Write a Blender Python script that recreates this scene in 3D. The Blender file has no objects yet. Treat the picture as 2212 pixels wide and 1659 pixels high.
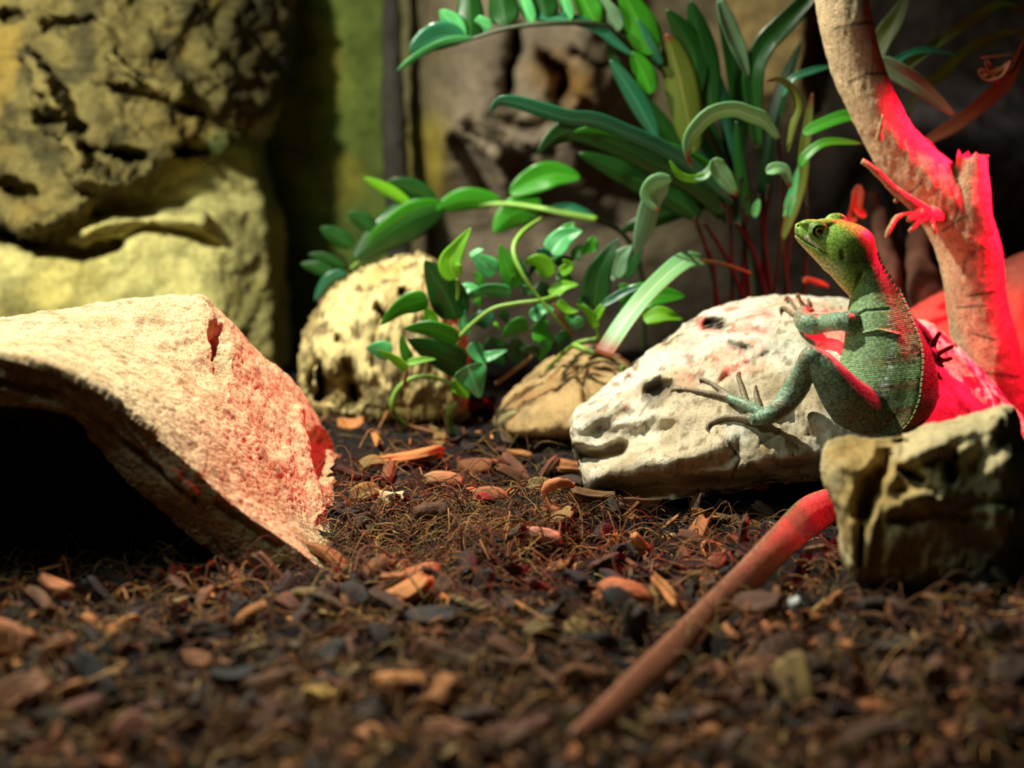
import bpy, math, random
import numpy as np
from mathutils import Vector, Matrix, kdtree
from mathutils.bvhtree import BVHTree

random.seed(7); np.random.seed(7)
SC = bpy.context.scene
COL = SC.collection

# ------------------------------------------------------------------ camera
CAM_H = 0.294
PITCH = math.radians(9.58)
LENS = 60.0
F = 2212 * LENS / 36.0            # focal length in pixels of the 2212 x 1659 frame
CP, SP = math.cos(PITCH), math.sin(PITCH)
cam = bpy.data.objects.new('camera', bpy.data.cameras.new('camera')); COL.objects.link(cam)
cam.location = (0, 0, CAM_H); cam.rotation_euler = (math.pi / 2 - PITCH, 0, 0)
cam.data.lens = LENS; cam.data.sensor_width = 36; cam.data.clip_start = 0.02; cam.data.clip_end = 20
cam.data.dof.use_dof = True; cam.data.dof.focus_distance = 1.205; cam.data.dof.aperture_fstop = 3.9
SC.camera = cam
# ------------------------------------------------------------------ world, lamps, exposure
w = bpy.data.worlds.new('world'); SC.world = w; w.use_nodes = True
w.node_tree.nodes['Background'].inputs[0].default_value = (0.75, 0.9, 0.8, 1)
w.node_tree.nodes['Background'].inputs[1].default_value = 0.003
SC.view_settings.view_transform = 'Standard'; SC.view_settings.look = 'None'
SC.view_settings.gamma = 1; SC.view_settings.use_curve_mapping = False
SC.view_settings.exposure = 0.0
SC.cycles.use_denoising = True
SC.cycles.max_bounces = 6
SC.cycles.sample_clamp_indirect = 4

def lamp(name, typ, loc, target, power, color, **kw):
    d = bpy.data.lights.new(name, typ); d.energy = power; d.color = color
    for k, v in kw.items(): setattr(d, k, v)
    o = bpy.data.objects.new(name, d); COL.objects.link(o); o.location = loc
    o.rotation_euler = (Vector(target) - Vector(loc)).to_track_quat('-Z', 'Y').to_euler()
    return o
lamp('white_spot_lamp', 'SPOT', (-0.32, 1.36, 0.95), (0.05, 1.10, 0.0), 94, (1.0, 0.96, 0.80),
     spot_size=math.radians(74), spot_blend=0.5, shadow_soft_size=0.014)
lamp('wall_fill', 'SPOT', (-0.58, 0.98, 0.58), (-0.17, 1.9, 0.26), 60, (1.0, 0.98, 0.80),  # added unseen spot that brightens the back wall and outcrop
     spot_size=math.radians(62), spot_blend=0.6, shadow_soft_size=0.03)
lamp('red_heat_lamp', 'SPOT', (0.46, 1.37, 0.33), (0.24, 1.35, 0.04), 22.5, (1.0, 0.008, 0.05),
     spot_size=math.radians(82), spot_blend=0.35, shadow_soft_size=0.02)
lamp('soft_fill', 'AREA', (-0.50, 0.84, 0.62), (0.14, 1.25, 0.12), 2.1, (0.80, 1.0, 0.84),  # added unseen soft fill for the camera-facing sides
     shape='RECTANGLE', size=0.4, size_y=0.05)

# ------------------------------------------------------------------ helpers
def P(px, py, Y):
    r = (829.5 - py) / F
    Z = Y * (r * CP - SP) / (CP + r * SP)
    d = Y * CP - Z * SP
    return np.stack(np.broadcast_arrays((np.asarray(px) - 1106) / F * d, Y, Z + CAM_H), -1).astype(float)
def proj(V):
    Y = V[..., 1]; Z = V[..., 2] - CAM_H
    d = Y * CP - Z * SP; v = Y * SP + Z * CP
    return 1106 + F * V[..., 0] / d, 829.5 - F * v / d, d
def srgb(r, g, b):
    f = lambda c: (c / 255 / 12.92) if c <= 10 else ((c / 255 + 0.055) / 1.055) ** 2.4
    return (f(r), f(g), f(b))
def _hash(i, j, k, s):
    h = (i.astype(np.int64) * 374761393 + j.astype(np.int64) * 668265263 + k.astype(np.int64) * 2147483647 + s * 974711) & 0x7fffffff
    h = ((h ^ (h >> 13)) * 1274126177) & 0x7fffffff
    h = ((h ^ (h >> 16)) * 374761) & 0x7fffffff
    return (h % 65536) / 32767.5 - 1
def vnoise(Q, s=0):
    I = np.floor(Q).astype(np.int64); f = Q - I; u = f * f * f * (f * (f * 6 - 15) + 10)
    out = 0
    for a in (0, 1):
        for b in (0, 1):
            for c in (0, 1):
                wgt = (u[:, 0] if a else 1 - u[:, 0]) * (u[:, 1] if b else 1 - u[:, 1]) * (u[:, 2] if c else 1 - u[:, 2])
                out = out + wgt * _hash(I[:, 0] + a, I[:, 1] + b, I[:, 2] + c, s)
    return out
def fbm(V, scale, octs=4, s=0, ridged=False, gain=0.5):
    o = 0; a = 1; t = 0
    for i in range(octs):
        n = vnoise(V * scale + 17.3 * i + s * 3.1, s + i)
        if ridged: n = 1 - 2 * np.abs(n)
        o = o + a * n; t += a; a *= gain; scale *= 2.03
    return o / t
def catmull(pts, n, closed=False):
    pts = np.asarray(pts, float); m = len(pts)
    t = np.linspace(0, m - 1, n); i = np.clip(np.floor(t).astype(int), 0, m - 2); f = (t - i)[:, None]
    p1 = pts[i]; p2 = pts[i + 1]; p0 = pts[np.maximum(i - 1, 0)]; p3 = pts[np.minimum(i + 2, m - 1)]
    return 0.5 * (2 * p1 + (p2 - p0) * f + (2 * p0 - 5 * p1 + 4 * p2 - p3) * f ** 2 + (3 * p1 - p0 - 3 * p2 + p3) * f ** 3)
def lerp_tab(tab, x):
    tab = np.asarray(tab, float)
    return [np.interp(x, tab[:, 0], tab[:, k]) for k in range(1, tab.shape[1])]
def sstep(a, b, x):
    t = np.clip((x - a) / (b - a), 0, 1); return t * t * (3 - 2 * t)

def grid_faces(n, m, wrap=False, off=0):
    i = np.arange(n - 1)[:, None]; j = np.arange(m if wrap else m - 1)[None, :]; j2 = (j + 1) % m
    return np.stack(np.broadcast_arrays(i * m + j, i * m + j2, (i + 1) * m + j2, (i + 1) * m + j), -1).reshape(-1, 4) + off
def make_mesh(name, V, faces, smooth=True):
    me = bpy.data.meshes.new(name)
    me.from_pydata(np.asarray(V).tolist(), [], [list(map(int, f)) for f in faces]); me.validate(); me.update()
    if smooth: me.polygons.foreach_set('use_smooth', [True] * len(me.polygons))
    return me
def link(name, me, mat=None, parent=None):
    o = bpy.data.objects.new(name, me); COL.objects.link(o)
    if mat and not me.materials: me.materials.append(mat)
    if parent: o.parent = parent; o.matrix_parent_inverse = parent.matrix_world.inverted()
    return o
def tag(o, label=None, cat=None, group=None, kind=None):
    for k, v in (('label', label), ('category', cat), ('group', group), ('kind', kind)):
        if v: o[k] = v
    return o
def empty(name, loc, label, cat, group=None):
    o = bpy.data.objects.new(name, None); COL.objects.link(o); o.location = loc; o.empty_display_size = 0.02
    o.matrix_world = Matrix.Translation(Vector(loc))
    return tag(o, label, cat, group)
def setcol(me, C, name='col'):
    a = me.attributes.new(name, 'FLOAT_COLOR', 'POINT')
    C = np.asarray(C, float); C = np.concatenate([C, np.ones((len(C), 1))], 1)
    a.data.foreach_set('color', C.ravel())
def setfloat(me, X, name):
    a = me.attributes.new(name, 'FLOAT', 'POINT'); a.data.foreach_set('value', np.asarray(X, float))
def normals(V, faces):
    me = make_mesh('tmp', V, faces); N = np.zeros(len(V) * 3); me.vertices.foreach_get('normal', N); bpy.data.meshes.remove(me)
    return N.reshape(-1, 3)
def poly_dist(px, py, pts):
    """distance in pixels to a polyline"""
    pts = np.asarray(pts, float); D = np.full(px.shape, 1e9)
    if len(pts) == 1: return np.hypot(px - pts[0, 0], py - pts[0, 1])
    for a, b in zip(pts[:-1], pts[1:]):
        d = b - a; t = np.clip(((px - a[0]) * d[0] + (py - a[1]) * d[1]) / (d @ d + 1e-9), 0, 1)
        D = np.minimum(D, np.hypot(px - a[0] - t * d[0], py - a[1] - t * d[1]))
    return D
def falloff(px, py, pts, wd, wob=0, V=None):
    D = poly_dist(px, py, pts)
    if wob and V is not None: D = D * (1 + wob * fbm(V, 90, 3, 5))
    return np.clip(1 - (D / wd) ** 2, 0, 1) ** 2
def sculpt(V, faces, ops, flip=1, along_normal=False):
    """ops: (points in photo pixels, half width px, depth m); carves surfaces that face the camera"""
    N = normals(V, faces) * flip
    px, py, d = proj(V); view = V - np.array([0, 0, CAM_H]); view /= np.linalg.norm(view, axis=1)[:, None]
    fr = np.clip(-(N * view).sum(1) * 4, 0, 1)
    for pts, wd, dep in ops:
        k = falloff(px, py, pts, wd, 0.35, V) * dep
        V = V - N * (k * (fr > 0))[:, None] if along_normal else V + view * (k * fr)[:, None]
    return V

# ------------------------------------------------------------------ materials
def nt(name):
    m = bpy.data.materials.new(name); m.use_nodes = True
    return m, m.node_tree.nodes, m.node_tree.links, m.node_tree.nodes['Principled BSDF']
def mixc(N, L, mode, fac, a, b):
    x = N.new('ShaderNodeMix'); x.data_type = 'RGBA'; x.blend_type = mode
    for s, v in ((x.inputs[0], fac), (x.inputs[6], a), (x.inputs[7], b)):
        if hasattr(v, 'is_output'): L.new(v, s)
        else: s.default_value = v if not isinstance(v, tuple) else (*v[:3], 1)
    return x.outputs[2]
def noise(N, L, scale, detail=5, rough=0.6, vec=None, stretch=None):
    n = N.new('ShaderNodeTexNoise'); n.inputs['Scale'].default_value = scale
    n.inputs['Detail'].default_value = detail; n.inputs['Roughness'].default_value = rough
    tc = N.new('ShaderNodeTexCoord'); src = tc.outputs['Object']
    if stretch:
        mp = N.new('ShaderNodeMapping'); mp.inputs['Scale'].default_value = stretch; L.new(src, mp.inputs[0]); src = mp.outputs[0]
    L.new(src, n.inputs['Vector']); return n.outputs[0]
def ramp(N, L, x, stops):
    r = N.new('ShaderNodeValToRGB'); e = r.color_ramp.elements
    while len(e) < len(stops): e.new(0.5)
    for k, (p, c) in zip(e, stops): k.position = p; k.color = (*c, 1)
    L.new(x, r.inputs[0]); return r.outputs[0]
def bump(N, L, b, h, strength, dist, prev=None):
    n = N.new('ShaderNodeBump'); n.inputs['Strength'].default_value = strength; n.inputs['Distance'].default_value = dist
    L.new(h, n.inputs['Height'])
    if prev: L.new(prev, n.inputs['Normal'])
    return n.outputs[0]
G = lambda v: (v, v, v)
def stone_mat(name, scale=60, fine=500, var=0.5, bstr=0.6, pit=True, rough=0.9, speck=0.5):
    m, N, L, b = nt(name)
    at = N.new('ShaderNodeAttribute'); at.attribute_name = 'col'
    n1 = noise(N, L, scale, 6, 0.65); n2 = noise(N, L, fine, 4, 0.7)
    c = mixc(N, L, 'MULTIPLY', var, at.outputs[0], ramp(N, L, n1, [(0.3, G(0.35)), (0.55, G(0.95)), (0.75, G(1.25))]))
    c = mixc(N, L, 'MULTIPLY', speck, c, ramp(N, L, n2, [(0.36, G(0.25)), (0.47, G(1))]))
    L.new(c, b.inputs['Base Color']); b.inputs['Roughness'].default_value = rough
    b.inputs['Specular IOR Level'].default_value = 0.25
    k = bump(N, L, b, n1, bstr, 0.004); k = bump(N, L, b, n2, bstr, 0.0012, k); L.new(k, b.inputs['Normal'])
    return m
M_ROCK = stone_mat('limestone', 45, 420, 0.45, 0.45, speck=0.55)
M_HIDE = stone_mat('rough_clay', 140, 520, 0.4, 0.7, speck=0.75)
M_WALL = stone_mat('moulded_rock', 28, 200, 0.75, 0.9, speck=0.45)
M_SOIL = stone_mat('soil', 160, 700, 0.9, 1.0, speck=0.8)
def chip_mat(name, obj_random):
    m, N, L, b = nt(name)
    if obj_random:
        oi = N.new('ShaderNodeObjectInfo'); src = oi.outputs['Color']
    else:
        at = N.new('ShaderNodeAttribute'); at.attribute_name = 'col'; src = at.outputs[0]
    n1 = noise(N, L, 220, 4, 0.7, stretch=(0.25, 1, 1))
    c = mixc(N, L, 'MULTIPLY', 0.8, src, ramp(N, L, n1, [(0.3, G(0.3)), (0.6, G(1.1))]))
    L.new(c, b.inputs['Base Color']); b.inputs['Roughness'].default_value = 0.8
    b.inputs['Specular IOR Level'].default_value = 0.3
    L.new(bump(N, L, b, n1, 0.8, 0.001), b.inputs['Normal'])
    return m
M_CHIP = chip_mat('bark', True); M_LITTER = chip_mat('bark_litter', False)
def plain(name, col, rough=0.6, spec=0.4, var=0.3, scale=300):
    m, N, L, b = nt(name); n = noise(N, L, scale)
    c = mixc(N, L, 'MULTIPLY', var, tuple(col), ramp(N, L, n, [(0.3, G(0.4)), (0.65, G(1.15))]))
    L.new(c, b.inputs['Base Color']); b.inputs['Roughness'].default_value = rough; b.inputs['Specular IOR Level'].default_value = spec
    L.new(bump(N, L, b, n, 0.3, 0.001), b.inputs['Normal'])
    return m
def leaf_mat(name, col, vein, rough=0.35, trans=0.35, tip=None, streak=0.3):
    m, N, L, b = nt(name)
    uv = N.new('ShaderNodeUVMap'); sep = N.new('ShaderNodeSeparateXYZ'); L.new(uv.outputs[0], sep.inputs[0])
    mid = N.new('ShaderNodeMath'); mid.operation = 'ABSOLUTE'; L.new(sep.outputs[0], mid.inputs[0])
    vn = ramp(N, L, mid.outputs[0], [(0.0, G(1)), (0.10, G(0))])
    tc = N.new('ShaderNodeMapping'); tc.inputs['Scale'].default_value = (9, 1.2, 1); L.new(uv.outputs[0], tc.inputs[0])
    ns = N.new('ShaderNodeTexNoise'); ns.inputs['Scale'].default_value = 1.5; ns.inputs['Detail'].default_value = 4; L.new(tc.outputs[0], ns.inputs[0])
    c = mixc(N, L, 'MULTIPLY', streak, tuple(col), ramp(N, L, ns.outputs[0], [(0.3, G(0.35)), (0.65, G(1.3))]))
    c = mixc(N, L, 'MIX', vn, c, tuple(vein))
    if tip:
        tr = ramp(N, L, sep.outputs[1], [(0.84, G(0)), (0.93, G(1))])
        c = mixc(N, L, 'MIX', tr, c, tuple(tip))
    L.new(c, b.inputs['Base Color']); b.inputs['Roughness'].default_value = rough; b.inputs['Specular IOR Level'].default_value = 0.45
    L.new(bump(N, L, b, ns.outputs[0], 0.25, 0.001), b.inputs['Normal'])
    t = N.new('ShaderNodeBsdfTranslucent'); L.new(c, t.inputs[0])
    mx = N.new('ShaderNodeMixShader'); mx.inputs[0].default_value = trans
    L.new(b.outputs[0], mx.inputs[1]); L.new(t.outputs[0], mx.inputs[2])
    L.new(mx.outputs[0], N['Material Output'].inputs[0])
    return m
LM = {
 'lime': leaf_mat('leaf_lime', srgb(120, 190, 30), srgb(160, 215, 70), 0.4, 0.45),
 'green': leaf_mat('leaf_green', srgb(58, 140, 28), srgb(90, 165, 50), 0.3, 0.35),
 'dark': leaf_mat('leaf_dark', srgb(24, 66, 20), srgb(36, 88, 26), 0.28, 0.2),
 'mint': leaf_mat('leaf_mint', srgb(80, 165, 95), srgb(140, 205, 150), 0.25, 0.25),
 'teal': leaf_mat('leaf_teal', srgb(38, 96, 66), srgb(80, 140, 110), 0.22, 0.2),
 'pale': leaf_mat('leaf_pale', srgb(128, 186, 122), srgb(195, 215, 170), 0.4, 0.3, tip=srgb(150, 80, 45), streak=0.55),
 'olive': leaf_mat('leaf_olive', srgb(98, 112, 36), srgb(140, 140, 60), 0.4, 0.4, tip=srgb(120, 70, 35)),
 'brown': leaf_mat('leaf_brown', srgb(150, 88, 48), srgb(170, 110, 70), 0.6, 0.4, streak=0.5),
 'grey': leaf_mat('leaf_greyish', srgb(110, 150, 110), srgb(150, 180, 140), 0.35, 0.25),
}
M_STEM = plain('stem_green', srgb(120, 160, 60), 0.45); M_STEMD = plain('stem_dark', srgb(42, 52, 28), 0.5)
M_STEMB = plain('stem_brown', srgb(40, 28, 18), 0.8, .15); M_STEMR = plain('stem_reddish', srgb(120, 74, 36), 0.6)

# ------------------------------------------------------------------ ground
def gz(x, y):
    x = np.asarray(x, float); y = np.asarray(y, float)
    Q = np.stack(np.broadcast_arrays(x, y, 0 * x), -1).reshape(-1, 3)
    h = 0.010 * fbm(Q, 18, 3, 11) + 0.009 * fbm(Q, 42, 3, 12)
    h = h.reshape(np.broadcast(x, y).shape)
    h = h + 0.022 * np.exp(-(((x - 0.27) / 0.11) ** 2 + ((y - 0.93) / 0.13) ** 2))       # bank the front stone sits in
    h = h + 0.012 * np.exp(-(((x + 0.22) / 0.14) ** 2 + ((y - 0.90) / 0.08) ** 2))
    h = h + 0.012 * np.exp(-(((x - 0.02) / 0.05) ** 2 + ((y - 1.15) / 0.05) ** 2))
    return h - 0.004
gx = np.linspace(-1.1, 1.1, 420); gy = np.linspace(0.35, 2.15, 380)
GX, GY = np.meshgrid(gx, gy); GZ = gz(GX, GY)
gV = np.stack([GX, GY, GZ], -1).reshape(-1, 3); gV[:, 2] += 0.0035 * fbm(gV, 170, 3, 3, True)
me = make_mesh('floor', gV, grid_faces(380, 420))
t = fbm(gV, 60, 3, 8)[:, None]
setcol(me, np.array(srgb(24, 17, 13)) * (1 + 0.5 * t))
tag(link('floor', me, M_SOIL), 'dark crumbly soil floor of the terrarium', 'ground', kind='structure')

# ------------------------------------------------------------------ backdrop wall
def fillcol(C, mask, col): return C * (1 - mask[:, None]) + np.array(col) * mask[:, None]
def relief(name, x0, x1, y0, y1, step, depthf, ops, colf, mat, amp, ascale, wrapback=True):
    xs = np.arange(x0, x1 + 1, step); ys = np.arange(y0, y1 + 1, step)
    PX, PY = np.meshgrid(xs, ys); Y = depthf(PX, PY)
    V = P(PX.ravel(), PY.ravel(), Y.ravel()); F4 = grid_faces(len(ys), len(xs))[:, ::-1]
    V = sculpt(V, F4, ops)
    N = normals(V, F4); sgn = np.sign((N * (np.array([0, 0, CAM_H]) - V)).sum(1).mean())
    a = amp(PX.ravel(), PY.ravel())
    V = V + N * sgn * (a * (0.8 * fbm(V * [1, 1, 1.5], ascale, 5, 21, gain=.62) + 0.07 * fbm(V * [.7, 1, 1.6], ascale * 2.6, 4, 22, True, gain=.6)))[:, None]
    me = make_mesh(name, V, F4); setcol(me, colf(PX.ravel(), PY.ravel(), V))
    return link(name, me, mat)
def wallY(px, py):
    Y = np.full(px.shape, 2.0)
    Y -= 0.10 * sstep(870, 960, px) * sstep(1420, 1250, px) * sstep(520, 300, py)
    Y -= 0.16 * sstep(1750, 2000, px) * sstep(120, 420, py)
    Y -= 0.05 * sstep(1560, 1590, px) * sstep(1760, 1730, px) * sstep(260, 180, py)
    return Y
def wallC(px, py, V):
    n = fbm(V, 9, 4, 31); n2 = fbm(V, 25, 4, 32)
    C = np.tile(np.array(srgb(112, 100, 76)), (len(V), 1)) * (1 + 0.3 * n[:, None])
    mid = sstep(900, 830, px)
    C = fillcol(C, mid, srgb(84, 98, 40)); C = fillcol(C, mid * sstep(0.0, 0.45, n) * .6, srgb(128, 116, 40))
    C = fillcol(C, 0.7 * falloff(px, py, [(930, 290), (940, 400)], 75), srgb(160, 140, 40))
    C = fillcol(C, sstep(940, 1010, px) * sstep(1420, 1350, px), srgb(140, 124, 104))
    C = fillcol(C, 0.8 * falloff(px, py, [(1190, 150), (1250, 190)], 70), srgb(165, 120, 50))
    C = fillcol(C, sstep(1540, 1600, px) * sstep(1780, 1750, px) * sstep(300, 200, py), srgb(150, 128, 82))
    C = fillcol(C, np.maximum(sstep(1400, 1640, px) * sstep(150, 340, py), sstep(1740, 1800, px)), srgb(40, 31, 26))  # dark brown right wall, with unlit darkness behind the clump painted in
    C = fillcol(C, .85 * sstep(500, 640, py) * sstep(960, 1040, px), srgb(52, 43, 35))  # shade behind the vine painted onto the lower wall
    C = fillcol(C, 0.8 * falloff(px, py, [(2000, 270), (2150, 250), (2190, 400)], 110), srgb(96, 86, 90))
    return C * (1 + 0.35 * n2[:, None])
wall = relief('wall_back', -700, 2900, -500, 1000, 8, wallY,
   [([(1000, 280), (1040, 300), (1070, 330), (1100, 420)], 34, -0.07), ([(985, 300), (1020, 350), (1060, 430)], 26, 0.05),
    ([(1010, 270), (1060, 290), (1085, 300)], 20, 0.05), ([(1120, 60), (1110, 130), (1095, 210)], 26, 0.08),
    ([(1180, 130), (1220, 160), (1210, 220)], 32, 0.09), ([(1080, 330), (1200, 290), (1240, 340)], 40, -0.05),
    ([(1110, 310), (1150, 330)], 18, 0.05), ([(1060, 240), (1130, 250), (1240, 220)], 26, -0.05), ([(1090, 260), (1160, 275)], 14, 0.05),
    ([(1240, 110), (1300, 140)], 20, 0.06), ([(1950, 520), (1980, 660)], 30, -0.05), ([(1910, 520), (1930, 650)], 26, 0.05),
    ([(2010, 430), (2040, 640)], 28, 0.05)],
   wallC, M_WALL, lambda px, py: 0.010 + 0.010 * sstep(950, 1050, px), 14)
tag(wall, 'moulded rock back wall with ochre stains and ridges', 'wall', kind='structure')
wv = lambda pts, x: np.interp(x, [p[0] for p in pts], [p[1] for p in pts])
OVER = [(-500, 560), (0, 500), (60, 528), (130, 505), (220, 455), (320, 412), (430, 360), (520, 300), (580, 250), (640, 190), (700, 100)]
def outY(px, py):
    e = np.where(py < 300, np.interp(py, [-400, 150, 300], [650, 640, 585]), np.interp(py, [300, 380, 500, 800], [572, 585, 608, 626]))
    base = 1.70 + 0.00016 * px - 0.00008 * (py - 400)
    o = wv(OVER, px)
    up = sstep(o + 6, o - 40, py)
    Y = base - up * (0.062 + 0.02 * np.sin(px / 130.0) - 0.04 * sstep(300, 620, px)) + 0.02 * up * sstep(o - 60, o - 420, py)
    low = sstep(o, o + 30, py)
    Y -= low * 0.05 * sstep(480, 520, py + 0.12 * px) 
    Y += 0.26 * sstep(e - 45, e + 20, px) ** 2 + 0.05 * sstep(e - 160, e, px)
    return Y
def outC(px, py, V):
    n = fbm(V, 12, 4, 41); n2 = fbm(V, 34, 4, 42); o = wv(OVER, px)
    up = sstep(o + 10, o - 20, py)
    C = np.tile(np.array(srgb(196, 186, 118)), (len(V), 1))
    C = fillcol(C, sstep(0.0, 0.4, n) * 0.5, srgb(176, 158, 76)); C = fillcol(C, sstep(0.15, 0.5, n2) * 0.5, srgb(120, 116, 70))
    U = np.tile(np.array(srgb(112, 100, 56)), (len(V), 1)); U = fillcol(U, .75 * sstep(420, 600, px + .3 * (250 - py)), srgb(52, 52, 30))  # upper right side darkened, its shade put into the colour
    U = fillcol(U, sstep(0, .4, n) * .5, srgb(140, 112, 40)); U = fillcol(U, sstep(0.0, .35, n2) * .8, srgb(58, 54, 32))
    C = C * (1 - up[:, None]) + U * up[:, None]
    C = fillcol(C, 0.8 * falloff(px, py, [(470, 320), (560, 330), (610, 430)], 55), srgb(86, 112, 62))
    return C
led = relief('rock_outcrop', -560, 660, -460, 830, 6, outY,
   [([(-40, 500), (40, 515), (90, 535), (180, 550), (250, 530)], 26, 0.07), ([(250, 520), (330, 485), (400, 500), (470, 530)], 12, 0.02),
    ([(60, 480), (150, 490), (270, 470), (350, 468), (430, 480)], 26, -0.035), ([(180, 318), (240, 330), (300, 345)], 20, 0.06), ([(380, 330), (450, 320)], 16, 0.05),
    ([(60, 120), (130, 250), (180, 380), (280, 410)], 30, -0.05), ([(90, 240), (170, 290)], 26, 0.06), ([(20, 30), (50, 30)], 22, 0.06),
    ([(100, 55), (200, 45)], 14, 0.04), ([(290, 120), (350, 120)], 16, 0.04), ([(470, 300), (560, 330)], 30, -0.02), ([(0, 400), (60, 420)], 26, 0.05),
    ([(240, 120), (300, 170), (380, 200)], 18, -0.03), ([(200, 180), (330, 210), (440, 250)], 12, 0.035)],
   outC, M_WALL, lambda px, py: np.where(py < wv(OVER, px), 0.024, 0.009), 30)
tag(led, 'large yellow-brown rock outcrop with an overhanging rough upper mass, behind the hollow hide', 'rock')
# dark narrow post against the wall
def tube(path, radii, ns=10, cap=True):
    path = np.asarray(path, float); n = len(path); T = np.gradient(path, axis=0); T /= np.linalg.norm(T, axis=1)[:, None] + 1e-12
    up = np.array([0.13, -0.9, 0.4]); V = []
    a = np.linspace(0, 2 * np.pi, ns, endpoint=False)
    for k in range(n):
        s = np.cross(T[k], up); s /= np.linalg.norm(s) + 1e-9; b = np.cross(s, T[k])
        r = radii[k] if hasattr(radii, '__len__') else radii
        V.append(path[k] + r * (np.cos(a)[:, None] * s + np.sin(a)[:, None] * b))
    V = np.concatenate(V); Fs = grid_faces(n, ns, True).tolist()
    if cap: Fs += [list(range(ns))[::-1], list(range((n - 1) * ns, n * ns))]
    return V, Fs
def pxpath(pts, n):
    a = np.array([P(p[0], p[1], p[2]) for p in pts]); return catmull(a, n)
def pxtube(pts, n=24, ns=10):
    """pts: (px,py,Y,halfwidth px)"""
    c = pxpath(pts, n); hw = catmull([[p[3]] for p in pts], n)[:, 0]; d = proj(c)[2]
    return tube(c, hw * d / F, ns)
V, Fs = pxtube([(845, -60, 1.93, 20), (846, 90, 1.93, 21), (850, 200, 1.93, 22), (852, 300, 1.92, 25), (858, 420, 1.92, 26), (866, 700, 1.9, 28)], 90, 20)
V = V + normals(V, Fs) * (0.006 * fbm(V, 40, 4, 51))[:, None]
me = make_mesh('wood_post', V, Fs); setcol(me, np.tile(np.array(srgb(58, 54, 48)), (len(V), 1)) * (1 + .4 * fbm(V, 30, 3, 52)[:, None]))
tag(link('wood_post', me, M_WALL), 'dark narrow upright post standing against the mossy back wall', 'post')

# ------------------------------------------------------------------ lofted stones
def rock(name, prof, nS=120, nR=90, lean=0.0, box=0.75, amp=0.004, ascale=25, ops=(), colf=None, mat=None, seed=0, label='', cat='rock', fine=0.0008, parent=None):
    """prof: (px, top py, bottom py, Y centre, half depth) with the stone's own depth behind every outline point"""
    px = np.linspace(prof[0][0], prof[-1][0], nS)
    pr = catmull(prof, nS * 4); o = np.argsort(pr[:, 0]); pr = pr[o]
    T, B, Yc, hd = [np.interp(px, pr[:, 0], pr[:, k]) for k in (1, 2, 3, 4)]
    a = np.linspace(0, 2 * np.pi, nR, endpoint=False)
    cs = np.sign(np.cos(a)) * np.abs(np.cos(a)) ** box; sn = np.sign(np.sin(a)) * np.abs(np.sin(a)) ** box
    rows = []
    for i in range(nS):
        zt = P(px[i], T[i], Yc[i])[2]; zb = P(px[i], B[i], Yc[i])[2]
        zm, zh = (zt + zb) / 2, (zt - zb) / 2
        for _ in range(4):
            Y = Yc[i] + hd[i] * (-cs + lean * sn); z = zm + zh * sn
            pyv = proj(np.stack([0 * Y, Y, z], -1))[1]
            st, sb = Yc[i] / F * 0.97, Yc[i] / F * 0.97
            e1 = (pyv.min() - T[i]) * st; e2 = (pyv.max() - B[i]) * sb
            zm += (e1 + e2) / 2; zh = max(zh + (e1 - e2) / 2, 1e-4)
        d = Y * CP - (z - CAM_H) * SP
        rows.append(np.stack([(px[i] - 1106) / F * d, Y, z], -1))
    V = np.concatenate(rows); Fs = grid_faces(nS, nR, True).tolist()
    c0 = V[:nR].mean(0); c1 = V[-nR:].mean(0); k = len(V); V = np.concatenate([V, [c0, c1]])
    Fs += [[k, (j + 1) % nR, j] for j in range(nR)] + [[k + 1, (nS - 1) * nR + j, (nS - 1) * nR + (j + 1) % nR] for j in range(nR)]
    Nn = normals(V, Fs); sg = np.sign((Nn * (V - V.mean(0))).sum(1).mean())
    V = V + Nn * sg * (amp * (0.7 * fbm(V, ascale, 4, 60 + seed) + 0.5 * fbm(V, ascale * 2.2, 4, 61 + seed, True)))[:, None]
    V = sculpt(V, Fs, ops, sg)
    Nn = normals(V, Fs) * sg
    V = V + Nn * (fine * fbm(V, 260, 3, 65 + seed) + fine * 0.6 * fbm(V, 90, 3, 66 + seed, True))[:, None]
    me = make_mesh(name, V, Fs)
    if sg < 0: me.flip_normals()
    qx, qy, _ = proj(V); setcol(me, colf(qx, qy, V))
    ob = link(name, me, mat, parent)
    if label: tag(ob, label, cat)
    return ob, BVHTree.FromPolygons(V.tolist(), Fs)
def limeC(base, stain, seed, warm=0.6):
    def f(px, py, V):
        n = fbm(V, 22, 4, seed); n2 = fbm(V, 60, 4, seed + 1)
        C = np.tile(np.array(base), (len(V), 1))
        C = fillcol(C, warm * sstep(0.0, 0.45, n), stain); C = fillcol(C, 0.45 * sstep(0.15, 0.5, n2), srgb(120, 108, 78))
        return C
    return f
HOLE1 = [(1418, 848), (1428, 842)]
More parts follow.
